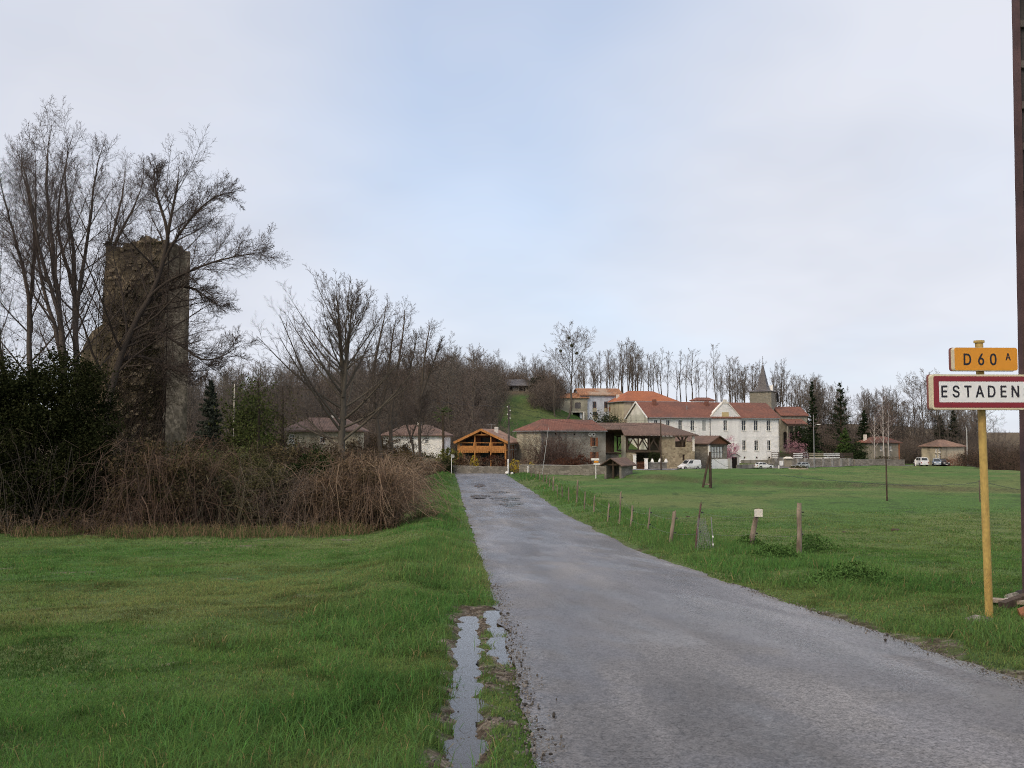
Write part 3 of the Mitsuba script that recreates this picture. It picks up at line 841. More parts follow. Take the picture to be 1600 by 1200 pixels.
for r in sm:
    part(K, 'loft_hole', F.w(B(r[0], r[1], .12, .16, r[2], r[3])), 'm_dark')
part(K, 'downpipe', F.w(rod((.15, -.08, zb + .5), (.15, -.08, ze - .1), .05)), 'm_grey_metal')
part(K, 'gutter', F.w(cat([rod((-.4, -.46, ze - .1), (L_, -.46, ze - .1), .06), rod((-.46, -.4, ze - .1), (-.46, M_ + .4, ze - .1), .06)])), 'm_grey_metal')

# ---------------------------------------------------------------- open barn
K = thing('open_barn', 'old timber and rubble stone barn with a brown tiled roof and open hay loft', 'barn')
d = 126
x0b, x1b = lat(978.5, d), lat(1086.5, d)
F = Frame(x0b, d, 2)
BW = x1b - x0b
zb, ze, zr = -4.3, zat(681, d), zat(660.5, d + 4.6)
# roof: front plane, back plane and a hip at the right; a strip runs left to the farmhouse
part(K, 'roof', F.w(hull([(-.35, -.5, ze), (BW + .5, -.5, ze), (-.35, -.5, ze + .14), (BW + .5, -.5, ze + .14), (-.35, 4.6, zr - .14), (BW - 4.0, 4.6, zr - .14), (-.35, 4.6, zr), (BW - 4.0, 4.6, zr)])), 'm_roof_brown')
part(K, 'roof', F.w(hull([(-.35, 9.7, ze), (BW + .5, 9.7, ze), (-.35, 9.7, ze + .14), (BW + .5, 9.7, ze + .14), (-.35, 4.605, zr - .14), (BW - 4.0, 4.605, zr - .14), (-.35, 4.605, zr), (BW - 4.0, 4.605, zr)])), 'm_roof_brown')
part(K, 'roof', F.w(hull([(BW + .5, -.5, ze), (BW + .5, 9.7, ze), (BW + .5, -.5, ze + .13), (BW + .5, 9.7, ze + .13), (BW - 4.0, 4.603, zr - .15), (BW - 4.0, 4.603, zr - .01)])), 'm_roof_brown')
zl = zat(672, 129)
part(K, 'lean_roof', F.w(hull([(-3.6, 2.2, zl), (-.36, 2.2, zl), (-3.6, 2.2, zl + .14), (-.36, 2.2, zl + .14), (-3.6, 4.6, zr - .14), (-.36, 4.6, zr - .14), (-3.6, 4.6, zr), (-.36, 4.6, zr)])), 'm_roof_brown')
part(K, 'lean_roof', F.w(hull([(-3.6, 4.61, zr), (-.36, 4.61, zr), (-3.6, 4.61, zr - .14), (-.36, 4.61, zr - .14), (-3.6, 9.6, ze), (-.36, 9.6, ze), (-3.6, 9.6, ze + .13), (-.36, 9.6, ze + .13)])), 'm_roof_brown')
part(K, 'recess_wall', F.w(B(-3.6, -.4, 8.6, 8.9, zb, ze + .3)), 'm_dark_wood')
part(K, 'loft_floor', F.w(B(-3.4, -.05, 2.6, 8.55, -1.1, -.9)), 'm_dark_wood')
part(K, 'recess_front', F.w(B(-3.3, -.62, 2.7, 2.95, zb, -1.12)), 'm_grey_rubble')
part(K, 'pier', F.w(B(-.6, -.05, -.02, .5, zb, ze + .05)), 'm_pale_plaster')
# masonry on the right
s0 = F.pix(1033, 700)[0]
hi, lo = F.rect(1055, 1072, 683, 698.5), F.rect(1066.5, 1070, 710, 719.5)
hr = F.rect(1072.5, 1083.5, 679, 690.5)
part(K, 'stone_wall', F.w(cut(B(s0, BW, 0, .55, zb, ze - .06), [B(hi[0], hi[1], -.3, .9, hi[2], hi[3]), B(hr[0] + .02, hr[1], -.3, .9, hr[2], hr[3] + .3), B(lo[0], lo[1], -.3, .9, lo[2], lo[3])])), 'm_rubble')
part(K, 'stone_wall', F.w(B(BW - .55, BW, .56, 9.2, zb, zat(690, d))), 'm_rubble')
part(K, 'stone_wall', F.w(B(s0, s0 + .5, .56, 9.2, zb, ze - .06)), 'm_rubble')
part(K, 'loft_board', F.w(B(hi[0] - .1, hi[1] + .1, .57, .63, hi[2] - .1, hi[2] + .75)), 'm_dark_wood')
mx = (hi[0] * .3 + hi[1] * .7)
br = part(K, 'brace', F.w(cat([beam((mx, .3, hi[2]), (mx, .3, ze - .1), .26), beam((mx, .3, hi[2] + .55), (mx - .75, .3, ze - .05), .18), beam((mx, .3, hi[2] + .55), (mx + .75, .3, ze - .05), .18)])), 'm_dark_wood')
part(K, 'quoin', F.w(B(BW - .3, BW + .02, -.03, .4, F.pix(1085, 705)[1], ze - .1)), 'm_white_stone')
part(K, 'shutter', F.w(B(lo[0], lo[1], .3, .36, lo[2], lo[3])), 'm_dark_wood')
# timber framed loft, open front and back
zf = F.pix(1005, 704)[1]
part(K, 'loft_floor', F.w(B(0.05, s0 - .02, -.1, 9.2, zf - .25, zf)), 'm_dark_wood')
for yy in (.1, 9.0):
    k = part(K, 'truss', F.w(cat([beam((0, yy, ze - .12), (s0, yy, ze - .12), .2)] + [beam((x, yy, zf), (x, yy, ze - .1), .17) for x in (.15, 1.75, 3.3, s0 - .15)]
        + [beam((x, yy + .02, zf + .45), (x + s * .85, yy + .02, ze - .15), .13) for x in (1.75, 3.3) for s in (-1, 1)] + [beam((.2, yy + .03, zf + .1), (1.0, yy + .03, ze - .2), .12), beam((s0 - .2, yy + .03, zf), (s0 - 1.2, yy + .03, ze - .3), .14)])), 'm_dark_wood')
for x in (1.75, 3.3):
    part(K, 'tie_beam', F.w(beam((x, .1, ze - .3), (x, 9, ze - .3), .2)), 'm_dark_wood')
part(K, 'hay_rack', F.w(B(.1, 1.0, 4.6, 4.75, zf, ze)), 'm_dark_wood')
a0, a1 = F.pix(985, 715)[0], F.pix(993, 715)[0]
part(K, 'stone_pier', F.w(B(.02, a1, -.02, .5, zb, zf - .26)), 'm_rubble')
part(K, 'back_wall', F.w(B(a1, s0, 5.0, 5.3, zb, zf - .26)), 'm_grey_rubble')
part(K, 'door', F.w(B(F.pix(1002, 715)[0], F.pix(1017, 715)[0], 4.85, 4.97, zb, zf - .7)), 'm_dark_wood')
for x in np.arange(0, BW, .55):
    part(K, 'rafter_end', F.w(beam((x, -.55, ze - .05), (x, .2, ze + .2), .1)), 'm_dark_wood')

# ---------------------------------------------------------------- annex with glazed gable
K = thing('annex', 'low outbuilding with a brown boarded gable above glazed doors and a white plinth', 'outbuilding')
d = 134
F = Frame(lat(1108.5, d), d, 33)
W_, zb, ze, zr = 3.75, -4.4, zat(692, d), zat(682, d + 1)
gl = F.rect(1112, 1130, 697.5, 715.5)
zp = F.pix(1120, 717.5)[1]
part(K, 'wall', F.w(cut(gable_wall(0, W_, 0, 9, zb, ze, zr, 'y'), [B(gl[0] - .05, gl[1] + .05, -.3, .5, gl[2], gl[3])])), 'm_grey_rubble')
part(K, 'plinth', F.w(B(.02, W_ + .03, -.09, -.004, zb, zp)), 'm_white_plaster')
part(K, 'pillar', F.w(B(-.12, .12, -.1, .15, zp + .004, ze - .1)), 'm_white_paint')
gbm = part(K, 'gable_boards', F.w(hull([(x, y, z) for y in (-.13, -.005) for x, z in ((-.1, ze - .12), (W_ + .1, ze - .12), (W_ / 2, zr - .05))])), 'm_brown_wood')
part(K, 'lintel', F.w(B(-.1, W_ + .1, -.16, -.02, ze - .35, ze - .13)), 'm_dark_wood')
n = 4
for k in range(n):
    xa, xb = gl[0] + (gl[1] - gl[0]) * k / n, gl[0] + (gl[1] - gl[0]) * (k + 1) / n
    window(K, F, (xa, xb, gl[2], gl[3]), frame_m='m_dark_wood', pane_m='m_curtain', bars=(0, 1), fw=.055, sill=None, name='glazed_door')
for m in gable_roof(0, W_, 0, 9, ze, zr, .45, .12, 'y', .45):
    part(K, 'roof', F.w(m), 'm_roof_brown')

# ---------------------------------------------------------------- little stone hut at the field's edge
K = thing('stone_hut', 'tiny open fronted stone hut with a sagging tiled roof at the edge of the field', 'hut')
d = 87
F = Frame(lat(971, d), d, 38)
gzz = float(H(F.o[0], F.o[1]))
zt, zrr = gzz + 1.25, gzz + 1.85
W_ = 1.9
F = Frame(F.o[0], F.o[1], 50)       # x = lit side wall (right), y = open end (left)
part(K, 'side_wall', F.w(B(0, 2.0, 0, .25, gzz - .4, zt)), 'm_grey_rubble')
part(K, 'back_wall', F.w(B(1.75, 2.0, .26, 2.0, gzz - .4, zt)), 'm_grey_rubble')
part(K, 'far_wall', F.w(B(0, 2.0, 1.76, 2.0, gzz - .4, zt)), 'm_grey_rubble')
part(K, 'post', F.w(cat([beam((.1, 1.0, gzz - .3), (.1, 1.0, zrr - .1), .14), beam((.1, 0, zt + .05), (.1, 2.0, zt + .05), .14)])), 'm_dark_wood')
for m in gable_roof(0, 2.0, 0, 2.0, zt + .04, zrr, .3, .1, 'x', .4):
    part(K, 'roof', F.w(m), 'm_roof_brown')

# ---------------------------------------------------------------- chalet
K = thing('chalet', 'orange wooden chalet with a long balcony under a wide low gable', 'house')
d = 120
F = Frame(lat(716, d), d, -12)
W_ = F.pix(790, 700)[0]
zb, ze, zr = -4.0, zat(690.5, d), zat(672, d)
zf = F.pix(750, 702.5)[1]
part(K, 'wall', F.w(gable_wall(0, W_, 1.9, 9, zb, ze, zr - .1, 'y')), 'm_brown_wood')
for m in gable_roof(0, W_, 0, 9, ze, zr, .5, .16, 'y', .5):
    part(K, 'roof', F.w(m), 'm_roof_tan')
for s in (-1, 1):
    part(K, 'bargeboard', F.w(beam((W_ / 2 + s * (W_ / 2 + .5), -.55, ze - .12), (W_ / 2, -.55, zr + .05), .08, .3)), 'm_orange_wood')
bal = part(K, 'balcony', F.w(B(-.05, W_ + .05, -.1, 1.88, zf - .2, zf)), 'm_orange_wood')
px_ = [0, .352 * W_, .69 * W_, W_]
for k in range(3):
    a, b = px_[k] + .1, px_[k + 1] - .1
    part(bal, 'panel', F.w(cut(B(a, b, -.06, 0, zf + .02, zf + .95), [B(a + .12, b - .12, -.2, .2, zf + .50, zf + .86)])), 'm_orange_wood')
    part(bal, 'valance', F.w(cat([B(x, x + .22, -.14, -.105, zf - .42, zf + .05) for x in np.arange(a, b - .2, .26)])), 'm_orange_wood')
for x in px_:
    top = ze + (zr - ze) * (1 - abs(x - W_ / 2) / (W_ / 2)) - .05
    part(K, 'post', F.w(beam((x, -.02, zb), (x, -.02, top), .17)), 'm_orange_wood')
part(K, 'collar_beam', F.w(beam((W_ * .30, -.1, zr - .62), (W_ * .70, -.1, zr - .62), .16)), 'm_orange_wood')
part(K, 'king_post', F.w(beam((W_ / 2, -.1, zr - .6), (W_ / 2, -.1, zr - .05), .16)), 'm_orange_wood')
for k, (a, b) in enumerate(((.5, 1.6), (2.6, 4.0), (4.8, 5.8))):
    part(K, 'glass_door', F.w(B(a, b, 1.84, 1.89, zf + .02, zf + 1.6)), 'm_glass')
    part(K, 'glass_door', F.w(B(a, b, 1.84, 1.89, zb, zf - .5)), 'm_glass')
part(K, 'chimney', F.w(B(W_ * .62, W_ * .62 + .45, 4, 4.45, ze + .5, zr + .45)), 'm_white_stone')
part(K, 'lattice_panel', F.w(cat([B(W_ + .02, W_ + .07, y, y + .12, zb, ze - .3) for y in np.arange(2.0, 8.8, 1.1)] + [B(W_ + .02, W_ + .07, 2.0, 8.8, z, z + .1) for z in (ze - .4, zf - .1)])), 'm_grey_paint')
an = thing('television_aerial', 'tv aerial on the ridge of the orange chalet', 'aerial')
q = F.w(rod((W_ * .58, 3.2, zr - .2), (W_ * .58, 3.2, zr + .9), .03))
part(an, 'mast', q, 'm_grey_metal')
part(an, 'antenna', F.w(cat([rod((W_ * .58 - .6, 3.2, zr + .8), (W_ * .58 + .6, 3.2, zr + .8), .02)] + [rod((W_ * .58 + x, 2.9, zr + .8), (W_ * .58 + x, 3.5, zr + .8), .015) for x in np.linspace(-.55, .55, 6)])), 'm_grey_metal')


# ---------------------------------------------------------------- smaller houses
def cottage(name, label, F, W_, Dp, zb, ze, zr, wall_m, roof_m, ra, rb, wins=(), chim=None, sidewins=(), win_kw=None):
    K = thing(name, label, 'house')
    rs = [F.rect(*w) for w in wins]
    ss = [F.rect(*w, 0, True) for w in sidewins]
    part(K, 'wall', F.w(cut(B(0, W_, 0, Dp, zb, ze), [hole(r) for r in rs] + [hole(r, 0, .18, 1) for r in ss])), wall_m)
    part(K, 'roof', F.w(hip_roof(0, W_, 0, Dp, ze + .06, zr, ra, rb, .5, .14)), roof_m)
    for r in rs:
        window(K, F, r, **(win_kw or {}))
    for r in ss:
        window(K, F, r, side=True, **(win_kw or {}))
    if chim:
        part(K, 'chimney', F.w(B(*chim)), 'm_white_stone')
    return K


F = Frame(lat(447, 84), 84, 4)
cottage('bungalow', 'low cream house with a tan tiled roof half hidden by the brambles', F, 6.6, 6, -3, zat(675, 84), zat(652.5, 87), 'm_beige_plaster', 'm_roof_brown', 1.6, 5.0, [(452, 460, 679, 692), (500, 508, 679, 692)], (3.6, 4.1, 3, 3.5, 2, zat(649, 87)))
F = Frame(lat(598, 124), 124, -3)
cottage('bungalow', 'long low white house with a brown roof in front of the palm', F, F.pix(694, 690)[0], 7, -4, zat(681.5, 124), zat(663.5, 127.5), 'm_white_plaster', 'm_roof_brown', 2.5, 5.8, [(640, 646, 684, 693), (664, 670, 684, 693)], (4.3, 4.8, 3, 3.5, 2, zat(660, 127)))
F = Frame(lat(778, 184), 184, -8)
K = thing('hillside_barn', 'dark old barn high among the bare trees on the hillside', 'barn')
part(K, 'wall', F.w(cut(gable_wall(0, 6.6, 0, 6, 6, zat(602, 184), zat(594, 187)), [B(1, 3, -.5, 1, 7, zat(605, 184)), B(4.4, 5.6, -.5, 1, 7, zat(604, 184))])), 'm_grey_rubble')
for m in gable_roof(0, 6.6, 0, 6, zat(602, 184), zat(594, 187), .6, .15):
    part(K, 'roof', F.w(m), 'm_slate')
F = Frame(lat(1356.5, 188), 188, -2)
W_ = F.pix(1405.5, 700)[0]
K = cottage('stone_cottage', 'small stone cottage with a red roof and a white chimney behind bare birches', F, W_, 6, -5, zat(692.5, 188), zat(682, 191), 'm_church', 'm_roof_farm', 2.2, 4.8, [(1375, 1379, 697, 704), (1390, 1394, 697, 704)], (.2, .8, 2.5, 3.1, -1, zat(679, 190)))
part(K, 'brick_corner', F.w(B(W_ - .25, W_ + .05, -.06, 6.05, -5, zat(693, 188))), 'm_shutter')
F = Frame(lat(1472, 186), 186, 22)
W_ = F.pix(1507, 710)[0]
K = cottage('cream_cottage', 'cream cottage with a broad grey brown roof at the right end of the village', F, W_, 5.2, -6, zat(698.5, 186), zat(687, 189), 'm_beige_plaster', 'm_roof_tan', 1.6, 3.6, (), None, [(1461, 1464, 701, 707), (1466, 1470, 701, 707), (1461, 1464, 709, 716), (1466, 1470, 709, 718)])
# ---------------------------------------------------------------- trees
def unit(v):
    return v / (np.linalg.norm(v, axis=-1, keepdims=True) + 1e-12)


def polylines(P0, D, L, R, k, wob, trop, taper, r):
    n = len(P0)
    P, d = [P0], D.copy()
    for _ in range(k - 1):
        d = unit(d + r.normal(0, wob, (n, 3)) + np.array([0, 0, trop]))
        P.append(P[-1] + d * (L / (k - 1))[:, None])
    return np.stack(P, 1), R[:, None] * (1 - taper * np.linspace(0, 1, k))[None]


def children(P, Rr, L, n, t0, t1, ang, ratio, rr, r, shape=None, rmin=.006):
    m, k = Rr.shape
    t = t0 + (t1 - t0) * (np.arange(n)[None] + r.uniform(0, 1, (m, n))) / n
    q = t * (k - 1)
    i = np.clip(q.astype(int), 0, k - 2)
    f = (q - i)[..., None]
    rows = np.arange(m)[:, None]
    p = P[rows, i] * (1 - f) + P[rows, i + 1] * f
    tan = unit(P[rows, i + 1] - P[rows, i])
    ra = Rr[rows, i] * (1 - f[..., 0]) + Rr[rows, i + 1] * f[..., 0]
    az = np.arange(n)[None] * 2.4 + r.uniform(0, 6.28, (m, 1)) + r.normal(0, .5, (m, n))
    s = unit(np.cross(tan, np.where(np.abs(tan[..., 2:]) < .9, [0, 0, 1.0], [1.0, 0, 0])))
    u_ = np.cross(tan, s)
    ang = ang((t - t0) / (t1 - t0)) if callable(ang) else ang
    a = np.radians(ang * r.normal(1, .22, (m, n)))[..., None]
    d = tan * np.cos(a) + (s * np.cos(az)[..., None] + u_ * np.sin(az)[..., None]) * np.sin(a)
    sh = 1 - .55 * (t - t0) / max(t1 - t0, 1e-6) if shape is None else shape((t - t0) / (t1 - t0))
    l = L[:, None] * ratio * sh * r.uniform(.65, 1.25, (m, n))
    return p.reshape(-1, 3), unit(d).reshape(-1, 3), l.ravel(), np.maximum(np.minimum(ra * rr, ra * .85), rmin).ravel()


def tube_col(P, R, n, c, r, var=.25):
    v, f = tube(P, R, n)
    col = np.repeat(np.asarray(c) * r.uniform(1 - var, 1 + var, (len(P), 1)), R.shape[1] * n, 0)
    return v, f, col


class MB:
    def __init__(s):
        s.v, s.f, s.c, s.n = [], [], [], 0

    def add(s, v, f, c):
        s.v.append(v); s.f.append(f + s.n); s.c.append(np.broadcast_to(c, v.shape)); s.n += len(v)

    def get(s):
        return np.vstack(s.v), np.vstack(s.f), np.vstack(s.c)


BARK, TWIG = (.085, .070, .056), (.075, .055, .045)


def tree_mesh(seed, trunk, levels, bark=BARK, twig=TWIG, sides=(8, 6, 4, 3, 3), leader=True):
    """trunk: list of (points (k, 3), radii (k)); levels: dicts for limbs, branches ... twigs. Returns (trunk MB, [limb MBs], crown MB)."""
    r = np.random.default_rng(seed)
    tb, limbs, cr = MB(), [], MB()
    seeds_ = []
    for P, R in trunk:
        P, R = np.asarray(P, float), np.asarray(R, float)
        L = np.linalg.norm(np.diff(P, axis=0), axis=1).sum()
        k = 18                                                             # resample smoothly and add a little unevenness
        s = np.concatenate([[0], np.cumsum(np.linalg.norm(np.diff(P, axis=0), axis=1))]) / L
        cs = CubicSpline(s, P) if len(P) > 2 else (lambda q: np.stack([np.interp(q, s, P[:, j]) for j in range(3)], -1))
        q = np.linspace(0, 1, k)
        PP, RR = cs(q), np.interp(q, s, R)
        PP[1:] += r.normal(0, .012 * L / 10, (k - 1, 3))
        v, f, c = tube_col(PP[None], RR[None], sides[0], bark, r, .08)
        tb.add(v, f, c)
        seeds_.append((PP[None], RR[None], np.array([L])))
    for li, lv in enumerate(levels):
        nxt = []
        for P, R, L in seeds_:
            p, d, l, ra = children(P, R, L, lv['n'], lv.get('t0', .2), lv.get('t1', 1.0), lv['ang'], lv['ratio'], lv.get('rr', .6), r, lv.get('shape'), lv.get('rmin', .008))
            if lv.get('up'):
                d = unit(d + np.array([0, 0, lv['up']]))
            if 'dir' in lv:
                d = unit(d + np.array(lv['dir']))
            PP, RR = polylines(p, d, l, ra, lv.get('k', 4), lv.get('wob', .12), lv.get('trop', .05), lv.get('taper', .8), r)
            t_ = min(1, li / 2)
            col = np.asarray(bark) * (1 - t_) + np.asarray(twig) * t_
            if li == 0 and lv.get('split'):
                for j in range(len(PP)):
                    m = MB(); m.add(*tube_col(PP[j:j + 1], RR[j:j + 1], sides[1], col, r, .1)); limbs.append(m)
            else:
                cr.add(*tube_col(PP, RR, sides[min(li + 1, len(sides) - 1)], col, r))
            nxt.append((PP, RR, l))
        seeds_ = nxt
    return tb, limbs, cr


def put_tree(K, tb, limbs, cr):
    v, f, c = tb.get(); part(K, 'trunk', (v, f), 'm_vert', smooth=True, color=c)
    for m in limbs:
        v, f, c = m.get(); part(K, 'limb', (v, f), 'm_vert', smooth=True, color=c)
    v, f, c = cr.get(); part(K, 'crown', (v, f), 'm_vert', color=c)


def path(d, *pp, dd=0.0):
    """World points along pixels at depth d (drifting by dd from foot to top)."""
    n = len(pp)
    return np.array([pt(x, y, d + dd * i / max(n - 1, 1)) for i, (x, y) in enumerate(pp)])


fan = lambda n1, n2, n3, n4, a1=38, l1=.42: [  # limbs, branches, branchlets, twigs
    dict(n=n1, t0=.26, t1=.95, ang=lambda t: a1 * (1.15 - .55 * t), ratio=l1, rr=.36, k=8, wob=.055, trop=.065, taper=.8, split=True, shape=lambda t: np.where(t < .2, .8, 1.05) * (1 - .70 * t)),
    dict(n=n2, t0=.10, t1=1., ang=38, ratio=.52, rr=.44, k=6, wob=.065, trop=.05),
    dict(n=n3, t0=.08, t1=1., ang=40, ratio=.50, rr=.50, k=4, wob=.08, trop=.05, rmin=.010),
    dict(n=n4, t0=.05, t1=1., ang=38, ratio=.72, rr=.6, k=3, wob=.08, trop=.06, rmin=.0085, taper=.5)]

GL = 'tall bare trees beside the ruined tower'
d = 64
DK = (.098, .084, .075)
TW = (.100, .080, .074)
specs = [
    ('bare multi stemmed tree at the left edge leaning out of the picture', d + 2, [[(14, 690), (8, 600), (-8, 500), (-30, 400), (-45, 290)]], .24, 9),
    ('tall slim bare tree left of the tower nearest the picture edge', d, [[(50, 690), (47, 560), (47, 470), (55, 380), (40, 290), (32, 240)], [(48, 520), (36, 420), (12, 330), (-2, 270)]], .27, 10),
    ('tallest bare tree with several straight stems rising left of the tower', d - 2, [[(98, 690), (97, 540), (85, 420), (76, 330), (74, 260), (82, 195)], [(97, 560), (88, 480), (60, 380), (46, 300), (26, 235)], [(98, 600), (82, 500), (62, 420), (56, 330), (52, 215)]], .30, 9),
    ('bare forked tree with two stems just left of the stone tower', d - 1, [[(122, 690), (118, 540), (116, 440), (112, 370), (102, 290), (116, 205)], [(120, 560), (126, 440), (140, 350), (148, 280), (166, 215)], [(119, 480), (106, 420), (92, 370), (96, 290), (108, 235)]], .29, 9),
    ('bare tree rising directly behind the left corner of the ruined tower', d + 22, [[(160, 690), (163, 480), (172, 380), (190, 310), (196, 250)], [(168, 430), (190, 360), (215, 310), (224, 250)]], .30, 10),
]
for q, (lab, dd_, stems, r0, n1) in enumerate(specs):
    K = thing('bare_tree', lab, 'tree', GL)
    tr = []
    for j, s in enumerate(stems):
        P = path(dd_ + .6 * j, *s, dd=(-1) ** j * 1.6)
        if j == 0:
            P[0, 2] = H(P[0, 0], P[0, 1]) - .1
        rr0 = r0 * (1 if j == 0 else .68)
        tr.append((P, .012 + .82 * rr0 * (1 - np.linspace(0, 1, len(P))) ** .9))
    put_tree(K, *tree_mesh(100 + q, tr, fan(n1 + 6, 11, 6, 3, 36, .34), DK, TW))
# the tree that leans across the tower's face and spreads to the right of it
K = thing('leaning_tree', 'dark bare tree leaning across the face of the ruined tower and spreading to its right', 'tree')
d = 61
P = [path(d, (163, 700), (180, 585), (214, 500), (245, 440), (262, 372), (270, 325), (277, 285), (279, 262), dd=1.5)]
P.append(path(d + .6, (225, 480), (262, 440), (300, 422), (345, 406), (385, 398), (420, 392), dd=-2))
P.append(path(d + .8, (248, 430), (272, 378), (300, 340), (332, 310), (368, 300), dd=-1))
P.append(path(d + .6, (200, 540), (250, 522), (290, 545), (318, 562), (350, 555), (378, 538), dd=-2))
P.append(path(d + .6, (214, 500), (260, 455), (300, 450), (330, 470), (360, 480), dd=2))
P.append(path(d + .6, (190, 565), (230, 560), (270, 578), (306, 580), (345, 578), dd=2))
P.append(path(d + .8, (262, 372), (250, 320), (242, 290), (244, 250), dd=1))
P[0][0, 2] = H(P[0][0, 0], P[0][0, 1]) - .1
put_tree(K, *tree_mesh(120, [(p, (.012 + (.26 if j == 0 else .11) * (1 - np.linspace(0, 1, len(p))) ** .9)) for j, p in enumerate(P)],
                       [dict(n=21, t0=.28, t1=.97, ang=42, ratio=.35, rr=.42, k=7, wob=.08, trop=.03, split=True)] + fan(1, 13, 6, 3)[1:], (.062, .052, .045), (.085, .068, .060)))

# round crowned tree in the middle distance
K = thing('round_crowned_tree', 'bare tree with a broad rounded crown standing alone right of the tower', 'tree')
d = 62
P = [path(d, (535, 735), (535, 660), (536, 600), (533, 550), (530, 505), (528, 470), dd=.6), path(d, (536, 620), (541, 575), (545, 530), (548, 500), (551, 472), dd=-.8)]
P[0][0, 2] = H(P[0][0, 0], P[0][0, 1]) - .1
put_tree(K, *tree_mesh(131, [(P[0], .015 + .27 * (1 - np.linspace(0, 1, 6)) ** .9), (P[1], .015 + .14 * (1 - np.linspace(0, 1, 5)) ** .9)],
    [dict(n=30, t0=.22, t1=.93, ang=lambda t: 66 - 44 * t, ratio=.66, rr=.42, k=9, wob=.04, trop=.05, split=True, shape=lambda t: np.where(t < .15, .85, 1.0) * (1 - .60 * t)),
     dict(n=9, t0=.16, ang=30, ratio=.36, rr=.44, k=5, wob=.06, trop=.05), dict(n=5, t0=.08, ang=34, ratio=.55, rr=.5, k=4, wob=.10, trop=.05, rmin=.010), dict(n=4, t0=.05, ang=34, ratio=.7, k=3, rmin=.0085, taper=.5)], (.105, .094, .078), (.105, .086, .074)))

GR = 'bare trees between the round crowned tree and the houses'
for q, (lab, dd_, stems, r0) in enumerate([
    ('bare forked tree just right of the round crowned tree', 74, [[(592, 730), (588, 650), (584, 580), (596, 520), (602, 478)], [(590, 650), (606, 590), (612, 540), (618, 500)]], .20),
    ('middle one of the bare trees left of the white bungalow, two thin stems', 78, [[(622, 730), (612, 640), (622, 570), (630, 520), (632, 484)], [(618, 650), (640, 580), (652, 520)]], .18),
    ('smaller bare tree with a spreading top over the white bungalow roof', 84, [[(662, 735), (656, 650), (660, 590), (666, 540), (672, 508)], [(658, 620), (676, 570), (690, 530)]], .17),
    ('low twiggy bare tree in front of the white bungalow', 70, [[(642, 735), (640, 680), (630, 640), (640, 590)], [(641, 690), (655, 650), (668, 610)]], .10)]):
    K = thing('bare_tree', lab, 'tree', GR)
    tr = []
    for j, s in enumerate(stems):
        Pq = path(dd_, *s, dd=(-1) ** j * 1.5)
        if j == 0:
            Pq[0, 2] = H(Pq[0, 0], Pq[0, 1]) - .1
        tr.append((Pq, np.linspace(r0 * (1 if j == 0 else .6), .03, len(Pq))))
    put_tree(K, *tree_mesh(140 + q, tr, fan(15, 10, 5, 3, 40, .38), (.105, .090, .076), (.108, .086, .074)))


# ---------------------------------------------------------------- leaves
def leaf_quads(C, size, col, r, droop=0.0, aspect=.6):
    n = len(C)
    u_ = unit(r.normal(0, 1, (n, 3)) + np.array([0, 0, -droop]))
    w_ = unit(np.cross(u_, r.normal(0, 1, (n, 3))))
    s = (size * r.uniform(.6, 1.4, n))[:, None]
    v = np.stack([C - u_ * s * .5, C + w_ * s * aspect * .5, C + u_ * s * .5, C - w_ * s * aspect * .5], 1)
    v[:, 1] += np.cross(u_, w_) * s * .12
    v[:, 3] += np.cross(u_, w_) * s * .12
    i = np.arange(n)[:, None] * 4
    f = np.vstack([i + [0, 1, 2], i + [0, 2, 3]])
    return v.reshape(-1, 3), f, np.repeat(col, 4, 0)


def clump_points(n, centres, radii, r, nclump=60, tight=.22, hollow=.55):
    """Leaf points in clumps spread through the outer volume of ellipsoids."""
    w_ = np.prod(radii, axis=1) ** .8
    e = r.choice(len(centres), nclump, p=w_ / w_.sum())
    dirs = unit(r.normal(0, 1, (nclump, 3)))
    rad = hollow + (1 - hollow) * r.random(nclump) ** .6
    cc = centres[e] + dirs * radii[e] * rad[:, None]
    ct = tight * radii[e].mean(1) * r.uniform(.6, 1.5, nclump)
    k = r.integers(0, nclump, n)
    return cc[k] + r.normal(0, 1, (n, 3)) * ct[k][:, None] * np.array([1, 1, .75]), k


def leaf_col(k, nclump, c1, c2, r, var=.3):
    a = r.random(nclump)[k][:, None]
    return np.clip((np.asarray(c1) * (1 - a) + np.asarray(c2) * a) * r.uniform(1 - var, 1 + var, (len(k), 1)), .003, .9)


